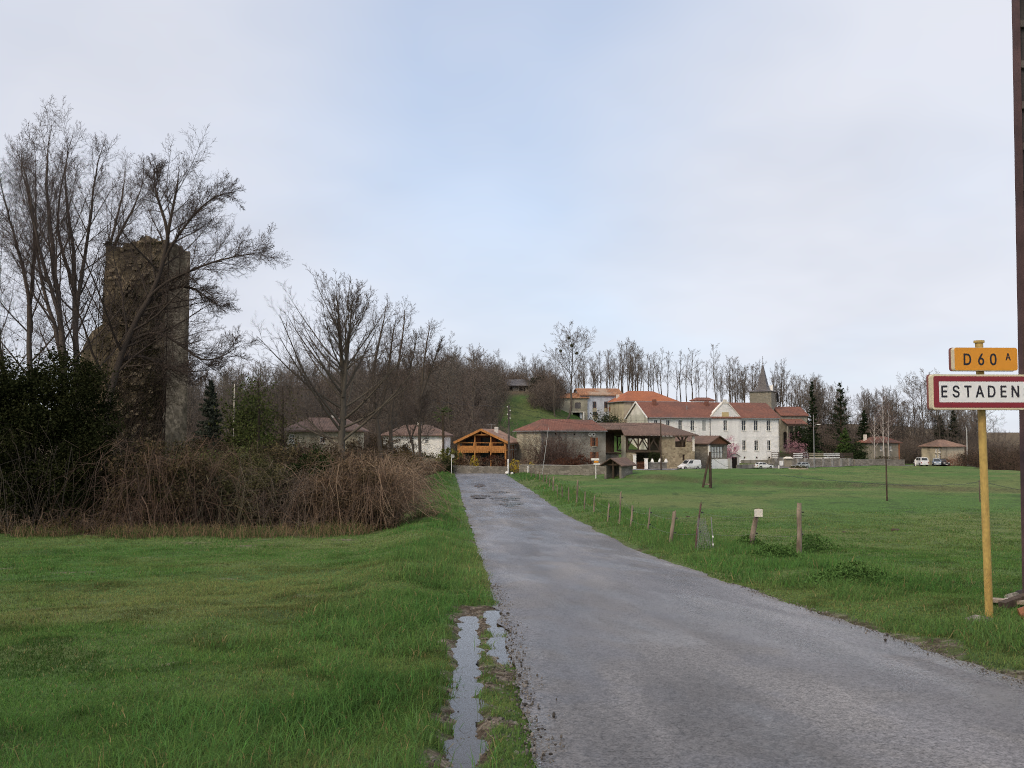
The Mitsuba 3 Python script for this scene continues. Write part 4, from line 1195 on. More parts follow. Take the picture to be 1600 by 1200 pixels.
def stems_mesh(n, base, spread, hgt, r, c1, c2, rad=.012, arch=.5, k=6, sides=3, zoff=None):
    """A tangle of arching stems. base (x, y), spread (rx, ry)."""
    a, q = r.uniform(0, 6.283, n), np.sqrt(r.random(n))
    x, y = base[0] + spread[0] * q * np.cos(a), base[1] + spread[1] * q * np.sin(a)
    dome = np.sqrt(np.clip(1 - q ** 2 * .72, .05, 1))
    z = H(x, y)
    P = np.stack([x, y, z - .05], -1)
    az = r.uniform(0, 6.283, n)
    L = hgt * dome * r.uniform(.55, 1.25, n) * (1 + arch * .5)
    d_ = unit(np.stack([np.cos(az) * .45, np.sin(az) * .45, np.ones(n)], -1))
    out = [P]
    for s in range(1, k):
        d_ = unit(d_ + np.stack([np.cos(az), np.sin(az), -np.ones(n) * 1.3], -1) * (arch * 1.1 * s / k) + r.normal(0, .34, (n, 3)))
        nx_ = out[-1] + d_ * (L / (k - 1))[:, None]
        nx_[:, 2] = np.maximum(nx_[:, 2], H(nx_[:, 0], nx_[:, 1]) + .02)
        out.append(nx_)
    P = np.stack(out, 1)
    rel = P[:, :, 2] - z[:, None]
    want = hgt * dome * (.35 + .75 * r.random(n) ** .8)
    P[:, :, 2] = z[:, None] + rel * (want / np.maximum(rel.max(1), .15))[:, None]
    P[:, :, 2] = np.maximum(P[:, :, 2], (z - .08)[:, None])
    R = rad * r.uniform(.5, 1.4, n)[:, None] * np.linspace(1, .45, k)[None]
    v, f = tube(P, R, sides)
    t = r.random((n, 1))
    c = (np.asarray(c1) * (1 - t) + np.asarray(c2) * t) * r.uniform(.7, 1.3, (n, 1))
    return v, f, np.repeat(c, k * sides, 0), P


def shrub(name, label, px, d, rx, ry, hgt, stems, leaves, c1, c2, l1, l2, seed, group=None, cat='shrub', arch=.5, rad=.012, leaf=.10, droop=.2, yoff=0.0):
    r = np.random.default_rng(seed)
    K = thing(name, label, cat, group)
    x, y = float(lat(px, d)), d
    z = float(H(x, y))
    v, f, c, P = stems_mesh(max(40, int(stems * .36)), (x, y), (rx, ry), hgt, r, c1, c2, rad, arch)
    kk = P.shape[1]
    tp, td, tl, tr_ = children(P, np.full(P.shape[:2], rad * .7), np.full(len(P), hgt * .8), 5, .3, 1, 46, .26, .6, r, None, rad * .35)
    TP, TR = polylines(tp, td, tl, tr_, 3, .25, -.02, .5, r)
    tv, tf = tube(TP, TR, 3)
    t_ = r.random((len(TP), 1))
    tc = np.repeat((np.asarray(c1) * (1 - t_) + np.asarray(c2) * t_) * r.uniform(.5, 1.3, (len(TP), 1)), 9, 0)
    v, f, c = np.vstack([v, tv]), np.vstack([f, tf + len(v)]), np.vstack([c, tc])
    part(K, 'stems', (v, f), 'm_vert', color=c)
    labels[K + '__stems'] = {'kind': 'stuff'}
    if leaves:
        cen = np.array([[x, y, z + hgt * .50], [x - rx * .4, y, z + hgt * .35], [x + rx * .4, y, z + hgt * .35]])
        rd = np.array([[rx * .95, ry * .95, hgt * .48], [rx * .6, ry * .9, hgt * .45], [rx * .6, ry * .9, hgt * .45]])
        nc = 130
        C, k = clump_points(int(leaves * 1.7), cen, rd, r, nc, .11, .66)
        ok = C[:, 2] > H(C[:, 0], C[:, 1]) + .03
        C, k = C[ok], k[ok]
        v, f, c = leaf_quads(C, leaf, leaf_col(k, nc, l1, l2, r), r, droop)
        part(K, 'foliage', (v, f), 'm_vert', color=c)
        labels[K + '__foliage'] = {'kind': 'stuff'}
    return K


TAN, RED, OLV, DRK = (.220, .165, .120), (.120, .084, .066), (.062, .062, .032), (.014, .021, .009)
GB = 'thicket along the edge of the meadow'
shrub('bramble_bush', 'tall bramble mound with hanging brown stems under the ruined tower', 252, 32.5, 2.1, 1.5, 3.3, 1100, 9500, RED, (.125, .085, .062), (.030, .034, .016), (.115, .085, .052), 201, GB, arch=.75, rad=.013, leaf=.09)
shrub('bramble_bush', 'olive tinged tangle of shoots right of the bramble mound under the tower', 385, 33.5, 1.9, 1.4, 2.7, 700, 8500, (.085, .075, .055), (.18, .155, .105), (.045, .050, .022), (.120, .110, .055), 202, GB, arch=.45, leaf=.08)
shrub('bramble_bush', 'brown twiggy bush in the middle of the thicket, below the dark ivy clump', 470, 33.5, 1.8, 1.4, 2.2, 900, 7500, (.090, .070, .060), (.20, .16, .13), (.045, .044, .026), (.115, .090, .064), 203, GB, arch=.5, leaf=.08)
shrub('bramble_bush', 'reddish brown bramble bush left of the tan heap at the thicket corner', 555, 33.0, 1.7, 1.3, 2.7, 1100, 6500, (.15, .098, .072), TAN, (.065, .052, .030), (.15, .105, .068), 204, GB, arch=.6, leaf=.08)
shrub('bramble_bush', 'tan heap of dead bramble stems at the right corner of the thicket', 586, 34.5, 1.0, 1.4, 2.6, 1300, 2400, TAN, (.34, .255, .18), (.12, .09, .055), (.22, .165, .105), 205, GB, arch=.8, leaf=.08)
shrub('bramble_bush', 'brown bushes running back along the lane behind the tan heap', 602, 43, 1.0, 3.2, 2.6, 1000, 4200, RED, TAN, (.065, .052, .03), (.15, .105, .07), 206, GB, arch=.5, leaf=.10)
shrub('bramble_bush', 'dusky bush behind the olive shoots', 420, 39, 3.4, 1.8, 3.1, 700, 8500, RED, (.15, .12, .085), (.05, .054, .025), (.11, .088, .05), 207, GB, arch=.35, leaf=.10)
shrub('bramble_bush', 'bare twiggy bush behind the dark ivy clump', 545, 41, 2.3, 1.8, 3.3, 900, 5200, RED, (.17, .13, .10), (.065, .052, .03), (.13, .095, .065), 208, GB, arch=.3, leaf=.10)
shrub('bramble_bush', 'bush with sparse light green leaves at the foot of the tower', 345, 44, 3.2, 2.0, 3.0, 600, 7000, RED, (.14, .115, .08), (.06, .080, .028), (.115, .125, .055), 209, GB, arch=.35, leaf=.11)
shrub('bramble_bush', 'low brown undergrowth under the dark evergreen bush at the picture edge', 60, 31.5, 3.6, 1.0, 1.0, 900, 1500, RED, TAN, (.05, .045, .02), (.08, .06, .03), 210, GB, arch=.7, leaf=.08)
shrub('ivy_bush', 'dark evergreen ivy clump on top of the thicket', 490, 36.5, 1.15, .9, 3.1, 200, 5000, DRK, (.05, .04, .03), (.014, .026, .010), (.030, .046, .016), 211, GB, arch=.2, leaf=.10)
shrub('bramble_bush', 'brown bushes at the back of the thicket beside the lane', 628, 60, 1.1, 5, 2.7, 800, 4200, RED, TAN, (.05, .045, .02), (.08, .055, .03), 212, GB, arch=.4, leaf=.12)

for q_, (lab, px_, d, rx, hg) in enumerate([('twiggy brown bush screening the left part of the cream bungalow', 446, 72, 2.4, 4.0), ('twiggy brown bush screening the right part of the cream bungalow', 515, 74, 2.6, 3.9),
                                           ('brown bush between the two bungalows', 575, 78, 2.4, 4.3), ('twiggy brown bush in front of the left end of the white bungalow', 612, 86, 2.0, 4.2), ('brown bush right of the tower foot, in front of the dark conifer', 322, 66, 2.6, 3.4)]):
    shrub('twiggy_bush', lab, px_, d, rx, 1.6, hg, 700, 4200, RED, (.10, .075, .055), (.052, .044, .028), (.085, .064, .042), 240 + q_, None, arch=.3, leaf=.13)

# the big dark evergreen at the left edge
r = np.random.default_rng(220)
K = thing('evergreen_bush', 'big dark evergreen bush smothered in creepers at the left edge', 'bush')
x, y = float(lat(58, 32.3)), 32.4
z = float(H(x, y))
cen = np.array([[x, y, z + 2.8], [x + .9, y, z + 4.6], [x - .9, y + .3, z + 4.5], [x - 2.6, y + .6, z + 4.0], [x + 1.7, y, z + 3.0], [x - 4.3, y + 1, z + 3.9], [x + .6, y - .4, z + 1.4], [x - 1.6, y - .1, z + 1.8]])
rd = np.array([[2.3, 1.7, 2.3], [1.6, 1.3, 1.75], [1.9, 1.5, 1.7], [2.0, 1.5, 1.7], [1.0, 1.1, 2.0], [1.8, 1.5, 2.0], [2.1, 1.3, 1.4], [2.0, 1.3, 1.6]])
C, k = clump_points(140000, cen, rd, r, 800, .15, .45)
ok = (C[:, 2] > z + .25) & ((C[:, 0] > x - .6) | (C[:, 2] > z + .75 + .5 * (x - 1 - C[:, 0]).clip(0, 1)))
v, f, c = leaf_quads(C[ok], .092, leaf_col(k[ok], 800, (.010, .014, .006), (.034, .038, .016), r, .4), r, .4)
part(K, 'foliage', (v, f), 'm_vert', color=c)
labels[K + '__foliage'] = {'kind': 'stuff'}
v, f, c, _ = stems_mesh(190, (x + .2, y - .2), (2.2, 1.5), 4.3, r, (.04, .034, .03), (.095, .08, .065), .011, .55)
part(K, 'creeper_stems', (v, f), 'm_vert', color=c)
labels[K + '__creeper_stems'] = {'kind': 'stuff', 'label': 'thin brown creeper stems hanging over the evergreen'}
v, f = tube(np.array([[[x + .3, y, z - .1], [x + .2, y, z + 1.5], [x + .6, y, z + 3.5]], [[x - 2, y + .5, z - .1], [x - 2.1, y + .5, z + 1.4], [x - 2.4, y + .5, z + 3.4]], [[x + 1.2, y + .2, z - .1], [x + 1.3, y, z + 1.5], [x + 1.2, y, z + 3.2]]]), np.array([[.14, .11, .06]] * 3), 7)
for j in range(3):
    part(K, 'trunk', (v[j * 21:j * 21 + 21], f[:28]), 'm_vert', color=np.tile(np.array([[.05, .042, .034]]), (21, 1)))

# rough dead grass at the foot of the thicket
r = np.random.default_rng(230)
n = 9000
x = r.uniform(-19, -3.0, n)
y = HEDGE(x) + r.normal(.3, .55, n) + np.where(x > -5.2, (x + 5.2) * 2.6, 0)
p = np.stack([x, y, x * 0], -1)
k_ = r.random(n) < sstep((meshkit.fbm(p * .7, 3, 3) - .3) / .25)
x, y = x[k_], y[k_]
c = np.where(r.random((len(x), 1)) < .55, np.array([[.15, .108, .062]]), np.array([[.050, .072, .024]])) * r.uniform(.5, 1.3, (len(x), 1))
v, f, nn, cc = blades(x, y, r.uniform(.2, .65, len(x)), r.uniform(.006, .012, len(x)), c, 231)
put('dead_grass', (v, f), 'm_vert', color=cc, normals=nn)
tag('dead_grass', 'rough tan and green dead grass along the foot of the thicket', 'grass', None, 'stuff')

# ---------------------------------------------------------------- ruined tower
bsdf('m_tower', princ(proc(lambda p, n, uv: mix(rubble(V3(.13, .108, .078), V3(.32, .265, .19), V3(.19, .16, .115), 2.3)(p, n, uv), V3(.055, .050, .034), .75 * smoothstep(.46, .66, fbm(p.x * .55, p.y * .55, p.z * .28, 4)))), .95, .15))
d = 72
F = Frame(lat(156, d), d, -3)
FT = F
TWD = F.pix(257, 520)[0]
zb, zt = -3.0, zat(378, d)
K = thing('ruined_tower', 'tall ruined stone keep overgrown with ivy and creepers at left', 'tower')
hs = [F.rect(*w_) for w_ in ((197, 208, 657, 666), (211, 215, 464, 470), (246, 250, 612, 616), (205, 211, 386, 392))]
nxg, nzg = 60, 110


def rough_face(a, b, seed):
    """A wall face from a to b (plan points), as a displaced grid."""
    uu, ww = np.linspace(0, 1, nxg), np.linspace(0, 1, nzg)
    U, W = np.meshgrid(uu, ww)
    a, b = np.asarray(a, float), np.asarray(b, float)
    px_ = a[0] + (b[0] - a[0]) * U
    py_ = a[1] + (b[1] - a[1]) * U
    nrm = np.array([(b - a)[1], -(b - a)[0]]) / np.linalg.norm(b - a)
    top = zt + (meshkit.fbm(np.stack([px_ * .9, py_ * .9, px_ * 0 + seed], -1), 3, 4) - .55) * 1.5
    pz_ = zb + (top - zb) * W
    q = np.stack([px_ * 1.6, py_ * 1.6, pz_ * 2.2], -1)
    dis = (meshkit.fbm(q, 4, 9) - .5) * .30 * np.sin(np.pi * np.clip(U, 0, 1)) ** .25
    v = np.stack([px_ + nrm[0] * dis, py_ + nrm[1] * dis, pz_], -1).reshape(-1, 3)
    i = np.arange(U.size).reshape(U.shape)
    f = np.stack([i[:-1, :-1], i[:-1, 1:], i[1:, 1:], i[1:, :-1]], -1).reshape(-1, 4)
    return trimesh.Trimesh(v, np.vstack([f[:, [0, 1, 2]], f[:, [0, 2, 3]]]), process=False), (zb + (top - zb))[-1]


cor = [(0, 0), (TWD, 0), (TWD, 4.7), (0, 4.7)]
outer = [rough_face(cor[j], cor[(j + 1) % 4], j)[0] for j in range(4)]
inn = [(1.2, 1.2), (TWD - 1.2, 1.2), (TWD - 1.2, 3.6), (1.2, 3.6)]
caps = []
for j in range(4):
    m = outer[j]
    t_ = np.asarray(m.vertices).reshape(nzg, nxg, 3)[-1]
    a, b = np.array(inn[j]), np.array(inn[(j + 1) % 4])
    s = np.linspace(0, 1, nxg)[:, None]
    q = np.concatenate([a + (b - a) * s, t_[:, 2:] - .1], 1)
    lo_ = q.copy(); lo_[:, 2] = zb
    rows = np.stack([t_, q, lo_])
    i = np.arange(3 * nxg).reshape(3, nxg)
    f = np.stack([i[:-1, :-1], i[:-1, 1:], i[1:, 1:], i[1:, :-1]], -1).reshape(-1, 4)
    caps.append(trimesh.Trimesh(rows.reshape(-1, 3), np.vstack([f[:, [0, 1, 2]], f[:, [0, 2, 3]]]), process=False))
part(K, 'wall', F.w(cat(outer + caps)), 'm_tower')
for h in hs:
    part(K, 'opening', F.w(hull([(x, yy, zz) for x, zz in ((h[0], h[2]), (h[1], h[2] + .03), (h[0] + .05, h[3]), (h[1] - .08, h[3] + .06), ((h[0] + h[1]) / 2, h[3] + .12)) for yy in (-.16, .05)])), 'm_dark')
# broken lower wall to the left of the keep
lw = F.w(hull([(-2.2, .6, zb), (0, .6, zb), (-2.2, 1.8, zb), (0, 1.8, zb), (-2.2, .6, zat(545, d)), (-2.2, 1.8, zat(545, d)), (0, .6, zat(500, d)), (0, 1.8, zat(500, d)), (-1.2, .6, zat(515, d)), (-1.2, 1.8, zat(515, d))]))
lw = lw.subdivide_to_size(.5)
lw.vertices += (meshkit.fbm(lw.vertices * 1.4, 3, 3)[:, None] - .5) * np.array([.4, .3, .5])
part(K, 'broken_wall', lw, 'm_tower')
# stones that stand proud of the face
r = np.random.default_rng(241)
st = []
for _ in range(170):
    x, zz = r.uniform(.1, TWD - .5), r.uniform(0, zt - .6)
    w_, h_ = r.uniform(.25, .55), r.uniform(.15, .28)
    b = B(x, x + w_, -.17 - r.uniform(0, .05), .15, zz, zz + h_)
    b.vertices += r.normal(0, .02, b.vertices.shape)
    part(K, 'stone', F.w(b), 'm_tower')
# creepers: woody stems that climb the face, dark ivy foliage, a shaggy top
n = 330
x0 = r.uniform(-.2, TWD + .2, n)
P, z0 = [], np.where(r.random(n) < .5, r.uniform(-2, 3, n), r.uniform(2, 13, n))
xx, zz, dx = x0.copy(), z0.copy(), r.normal(.45, .5, n)
for s in range(9):
    P.append(np.stack([xx, -.14 - .16 * r.random(n), zz], -1))
    dx += r.normal(0, .35, n)
    xx = np.clip(xx + dx * .55, -.3, TWD + .3)
    zz = np.minimum(zz + r.uniform(.35, .95, n), zt + .5)
P = np.stack(P, 1)
v, f = tube(P, (.022 * r.uniform(.5, 2.0, n))[:, None] * np.linspace(1, .3, 9)[None], 3)
v = v @ F.M[:3, :3].T + F.M[:3, 3]
part(K, 'creeper', (v, f), 'm_vert', color=np.tile([[.042, .034, .028]], (len(v), 1)))
labels[K + '__creeper'] = {'kind': 'stuff'}
# hanging twigs at the right corner and on the crown of the wall
n = 900
a = r.random(n) < .55
x = np.where(a, TWD + r.normal(.05, .15, n), r.uniform(-.1, TWD + .2, n))
zz = np.where(a, r.uniform(4, zt, n), zt + r.normal(-.3, .25, n))
p0 = np.stack([x, r.uniform(-.3, 1.2, n), zz], -1)
dd_ = unit(np.stack([np.where(a, r.uniform(.1, 1.2, n), r.normal(0, .6, n)), r.normal(-.2, .4, n), np.where(a, r.normal(-.1, .5, n), r.uniform(-.3, 1, n))], -1))
PP, RR = polylines(p0, dd_, r.uniform(.4, 1.5, n), np.full(n, .011), 4, .25, -.12, .5, r)
v, f = tube(PP, RR, 3)
v = v @ F.M[:3, :3].T + F.M[:3, 3]
part(K, 'ivy_twigs', (v, f), 'm_vert', color=np.tile([[.075, .052, .042]], (len(v), 1)))
labels[K + '__ivy_twigs'] = {'kind': 'stuff'}
cen = np.array([[TWD * .70, 0.3, zt + .15], [TWD * .95, .3, zt - .2], [TWD * .15, .2, zt - .1], [-.05, .1, zt - 3.5], [-.1, .1, zt - 7], [TWD * .86, -.1, zt - 3], [TWD * .8, -.1, 5], [TWD * .35, -.1, 3.5], [TWD * .05, -.15, 2], [-1.4, .4, 6], [TWD * .5, -.1, 9.5]])
rd = np.array([[1.3, .6, .55], [.5, .5, .5], [1.2, .4, .3], [.25, .4, 2.5], [.3, .5, 3.2], [1.0, .16, 3.0], [1.2, .16, 4.5], [1.8, .16, 3.0], [.8, .25, 4.0], [1.0, .8, .9], [2.2, .13, 3.6]])
C, k = clump_points(10000, cen, rd, r, 330, .13, .2)
C[:, 1] = np.where((C[:, 0] > .1) & (C[:, 0] < TWD - .1) & (C[:, 2] < zt - .2), -.13 - np.abs(C[:, 1] + .1) * .6, C[:, 1])
C = C @ F.M[:3, :3].T + F.M[:3, 3]
v, f, c = leaf_quads(C, .11, leaf_col(k, 330, (.018, .022, .010), (.050, .048, .022), r), r, .6)
part(K, 'ivy', (v, f), 'm_vert', color=c)
labels[K + '__ivy'] = {'kind': 'stuff'}
# ---------------------------------------------------------------- woods: a few grown trees, planted one by one
def wood_tree(seed, hgt, clear, spread, twig, dense=1.0, stems=1, bark=(.115, .100, .086), n=(11, 7, 5, 3)):
    r = np.random.default_rng(seed)
    tr = []
    for j in range(stems):
        q = np.linspace(0, 1, 6)
        off = r.normal(0, .022 * hgt, (6, 2)).cumsum(0) * .6 + (np.outer(q, r.normal(0, .07 * hgt, 2)) if stems > 1 else 0)
        off[0] = 0
        tr.append((np.column_stack([off, q * hgt * r.uniform(.86, 1)]), np.linspace(.013 * hgt * (1 if j == 0 else .7), .03, 6)))
    return tree_mesh(seed, tr, [
        dict(n=n[0], t0=clear, t1=.98, ang=40, ratio=spread, rr=.5, k=5, wob=.12, trop=.10, shape=lambda t: 1.05 - .6 * t),
        dict(n=n[1], t0=.15, ang=36, ratio=.46, rr=.5, k=4, wob=.13, trop=.07, rmin=.022),
        dict(n=n[2], t0=.15, ang=38, ratio=.5, rr=.55, k=3, wob=.14, trop=.06, rmin=.018),
        dict(n=n[3], t0=.2, ang=36, ratio=.6, k=2, rmin=.016, taper=.4)], bark, twig, sides=(6, 4, 3, 3, 3))


def group_of(name, tb, crs):
    d_ = {'type': 'shapegroup'}
    v, f, c = tb.get()
    d_['trunk'] = mikit.ply((v, f), 'm_vert', True, color=c)
    v, f, c = crs
    d_['crown'] = mikit.ply((v, f), 'm_vert', color=c)
    scene[name] = d_


WT = [(.155, .136, .122), (.168, .146, .132), (.148, .132, .114), (.168, .138, .124), (.157, .142, .124), (.145, .130, .122)]
for q in range(6):                                                          # wood on the hillside
    tb, lb, cr = wood_tree(300 + q, 14, .22, .36, WT[q], stems=1 + (q % 2 == 0), n=(14, 7, 5, 3))
    group_of(f'wood_tree_kind_{q}', tb, cr.get())
for q in range(6):                                                          # drawn up, slender trees on the ridge
    tb, lb, cr = wood_tree(330 + q, 16, .40, .24, WT[q], stems=1 + (q % 2 == 0), n=(12, 6, 5, 3))
    group_of(f'ridge_tree_kind_{q}', tb, cr.get())


tb, lb, cr = wood_tree(370, 14, .42, .50, WT[1], n=(17, 9, 5, 3))
group_of('spreading_tree_kind', tb, cr.get())


def plant(name, group, x, y, s, rot, label, grp, cat='tree', sink=.15, sx=1.0, z=None):
    K = thing(name, label, cat, grp)
    zz = float(H(x, y)) - sink if z is None else z
    scene[K] = {'type': 'instance', 'group': {'type': 'ref', 'id': group}, 'to_world': T().translate([x, y, zz]).rotate([0, 0, 1], rot).scale([s * sx, s * sx, s])}
    return K


r = np.random.default_rng(400)
SKY_ = [(280, 575), (330, 585), (400, 578), (450, 572), (520, 570), (580, 562), (640, 556), (700, 556), (740, 560), (780, 566), (830, 568), (870, 570)]
done = []
tries = 0
while len(done) < 215 and tries < 8000:
    tries += 1
    y = r.uniform(140, 232)
    px_ = r.uniform(275, 880)
    x = lat(px_, y)
    if px_ > 800 and y < 178 and abs(x - 4) < 5.5 or (px_ > 848 and y < 192):
        continue
    if any((x - a) ** 2 + (y - b) ** 2 < 2.6 ** 2 for a, b in done) or (776 < px_ < 834 and y < 184):
        continue
    top = np.interp(px_, *zip(*SKY_)) + r.normal(0, 9)
    zt_ = pt(px_, top, y)[2]
    h = zt_ - float(H(x, y))
    h = np.clip(h, 6, r.uniform(11, 17))
    done.append((x, y))
    left = px_ < 500
    lab, grp = ('bare brown tree of the wood on the hillside left of the round crowned tree', 'bare trees in the wood at far left') if left else ('bare brown tree of the wood on the hillside behind the orange chalet', 'bare trees in the wood behind the chalet')
    q = int(r.integers(0, 6))
    plant('woodland_tree', f'wood_tree_kind_{q}', x, y, h / 14, r.uniform(0, 360), lab, grp, sx=r.uniform(.8, 1.15))
# the ridge behind the school and the church
tops = [(905, 560), (930, 556), (960, 548), (985, 537), (1010, 556), (1040, 550), (1060, 552), (1090, 556), (1120, 560), (1150, 570), (1180, 572), (1210, 575), (1240, 582), (1262, 592), (1290, 600)]
px_list = [905, 914, 922, 931, 940, 950, 957, 966, 974, 981, 987, 994, 1003, 1012, 1024, 1037, 1046, 1055, 1062, 1072, 1088, 1094, 1103, 1116, 1124, 1131, 1140, 1147, 1155, 1162, 1168, 1175, 1182, 1190, 1208, 1216, 1224, 1230, 1238, 1244, 1252, 1258, 1266, 1275, 1283, 1292]
for i, px_ in enumerate(px_list):
    for rep in range(2 if px_ > 1125 or px_ < 1000 else 1):
        y = 214 + r.uniform(-8, 14) + 12 * rep
        x = lat(px_ + r.normal(0, 2.5), y)
        h = pt(px_, np.interp(px_, *zip(*tops)) + r.normal(0, 6) + 5 * rep, y)[2] - float(H(x, y))
        plant('ridge_tree', f'ridge_tree_kind_{int(r.integers(0, 6))}', x, y, h / 15.3, r.uniform(0, 360), 'tall slender bare tree in the row on the ridge behind the white school', 'bare trees along the ridge behind the school', sx=r.uniform(.7, 1.0))
# bare wood beyond the far end of the village
tops = [(1270, 600), (1300, 612), (1350, 622), (1400, 618), (1440, 632), (1470, 625), (1510, 640), (1540, 665), (1575, 690), (1640, 700)]
for i in range(95):
    px_ = r.uniform(1272, 1640)
    y = r.uniform(200, 238)
    if 1350 < px_ < 1412 and y < 204:
        y += 12
    x = lat(px_, y)
    zz = float(H(x, y))
    h = np.clip(pt(px_, np.interp(px_, *zip(*tops)) + r.normal(0, 9), y)[2] - zz, 4, 19)
    plant('far_tree', f'wood_tree_kind_{int(r.integers(0, 6))}', x, y, h / 13.6, r.uniform(0, 360), 'bare brown tree in the wood beyond the right end of the village', 'bare trees beyond the right end of the village', sx=r.uniform(.75, 1.05))

# brush that fills the woods
for q in range(4):
    rb = np.random.default_rng(380 + q)
    n = 70
    a_, s_ = rb.uniform(0, 6.283, n), np.sqrt(rb.random(n)) * 2.6
    p0 = np.stack([s_ * np.cos(a_), s_ * np.sin(a_), 0 * a_], -1)
    dd_ = unit(np.stack([rb.normal(0, .25, n), rb.normal(0, .25, n), np.ones(n)], -1))
    L_b = rb.uniform(2.2, 5.5, n)
    P, R = polylines(p0, dd_, L_b, np.full(n, .03), 5, .10, .05, .7, rb)
    m = MB(); m.add(*tube_col(P, R, 3, (.145, .122, .106), rb))
    tp, td, tl, tr_ = children(P, R, L_b, 9, .1, 1, 40, .34, .5, rb, None, .014)
    P2, R2 = polylines(tp, td, tl, tr_, 3, .12, .05, .5, rb)
    m.add(*tube_col(P2, R2, 3, (.150, .125, .108), rb))
    tp, td, tl, tr_ = children(P2, R2, tl, 4, .1, 1, 40, .6, .5, rb, None, .012)
    P2, R2 = polylines(tp, td, tl, tr_, 2, .12, .05, .5, rb)
    m.add(*tube_col(P2, R2, 3, (.155, .127, .110), rb))
    v, f, c = m.get()
    scene[f'brush_kind_{q}'] = {'type': 'shapegroup', 'brush': mikit.ply((v, f), 'm_vert', color=c)}
nb = 0
for i in range(760):
    zone = i % 3
    px_ = r.uniform(270, 872) if zone < 2 else r.uniform(1262, 1640)
    y = r.uniform(134, 214) if zone < 2 else r.uniform(199, 232)
    x = lat(px_, y)
    if zone < 2 and (772 < px_ < 838 and y < 188 or px_ > 850 and y < 165 or 800 < px_ < 846 and y < 160 or (px_ < 795 and y < 138)):
        continue
    if zone == 2 and 1350 < px_ < 1412 and y < 203:
        continue
    nb += 1
    scene[f'woodland_brush__{nb:03d}'] = {'type': 'instance', 'group': {'type': 'ref', 'id': f'brush_kind_{int(r.integers(0, 4))}'}, 'to_world': T().translate([x, y, float(H(x, y)) - .1]).rotate([0, 0, 1], r.uniform(0, 360)).scale(r.uniform(.7, 1.25))}
tag('woodland_brush', 'brown leafless brush filling the woods behind the village', 'brush', None, 'stuff')

# single trees that stand out
for nm, lab, px_, y, top, kind, sx in [
    ('bare_tree', 'tall bare tree standing over the upper house with clumps of mistletoe in its crown', 886, 168, 516, 'spreading_tree_kind', 1.05),
    ('bare_tree', 'bare tree just left of the pale blue fronted house', 868, 166, 560, 'ridge_tree_kind_1', .8),
    ('bare_tree', 'tall pale bare tree at far right showing above the town sign', 1452, 205, 590, 'spreading_tree_kind', 1.0),
    ('bare_tree', 'bare tree at far right just beside the yellow sign post', 1532, 196, 618, 'spreading_tree_kind', .95),
    ('bare_tree', 'small bare tree left of the cream cottage at the right end', 1452, 190, 668, 'wood_tree_kind_5', .9)]:
    x = lat(px_, y)
    h = pt(px_, top, y)[2] - float(H(x, y))
    K = plant(nm, kind, x, y, h / 13.3, r.uniform(0, 360), lab, None, sx=sx)
    if 'mistletoe' in lab:
        for j, (a, b) in enumerate(((876, 548), (893, 540), (889, 528), (901, 552))):
            c_ = pt(a, b, y)
            m_ = trimesh.creation.icosphere(3, .28)
            v, f = np.array(m_.vertices), m_.faces
            v = c_ + v * (.6 + .8 * meshkit.noise(v * 14 + j))[:, None]
            c = np.tile([[.05, .06, .03]], (len(v), 1))
            MK = thing('mistletoe', 'dark ball of mistletoe hanging in the tall bare tree above the upper house', 'mistletoe', 'mistletoe balls in the tall bare tree')
            put(MK, (v, f), 'm_vert', color=c)


# ---------------------------------------------------------------- conifers and other leafy trees
def conifer(K, x, y, h, w, c1, c2, seed, whorls=16, per=9, open_=0.0, droop=.25, needles=42, bare=.06, size=.30):
    r = np.random.default_rng(seed)
    z = float(H(x, y)) - .1
    v, f = tube(np.array([[[x, y, z], [x + .05, y, z + h * .5], [x, y, z + h]]]), np.array([[.018 * h, .011 * h, .01]]), 7)
    part(K, 'trunk', (v, f), 'm_vert', smooth=True, color=np.tile([[.06, .045, .035]], (len(v), 1)))
    ks = np.repeat(np.arange(whorls), per)
    t = bare + (1 - bare) * (ks + r.random(len(ks)) * .8) / whorls
    L = w * (1 - t) ** (.8) * r.uniform(.65 - open_ * .3, 1.12, len(ks)) + .12
    az = r.uniform(0, 6.283, len(ks))
    d = unit(np.stack([np.cos(az), np.sin(az), -droop + .55 * t + r.normal(0, .1, len(ks))], -1))
    P, R = polylines(np.stack([x + 0 * t, y + 0 * t, z + h * t], -1), d, L, .012 * L + .012, 4, .06, .07, .7, r)
    bv, bf = tube(P, R, 3)
    n = len(ks) * needles
    i = np.repeat(np.arange(len(ks)), needles)
    q = r.random(n) ** .7 * 2.999
    j = q.astype(int)
    fr = (q - j)[:, None]
    C = P[i, j] * (1 - fr) + P[i, j + 1] * fr + r.normal(0, 1, (n, 3)) * (np.array([.13, .13, .07]) * L[i][:, None] * (1.1 - .6 * q[:, None] / 3))
    a = r.random(len(ks))[i][:, None]
    col = (np.asarray(c1) * (1 - a) + np.asarray(c2) * a) * r.uniform(.65, 1.35, (n, 1))
    lv, lf, lc = leaf_quads(C, size, col, r, .5, .42)
    part(K, 'crown', (np.vstack([bv, lv]), np.vstack([bf, lf + len(bv)])), 'm_vert', color=np.vstack([np.tile([[.05, .04, .03]], (len(bv), 1)), lc]))


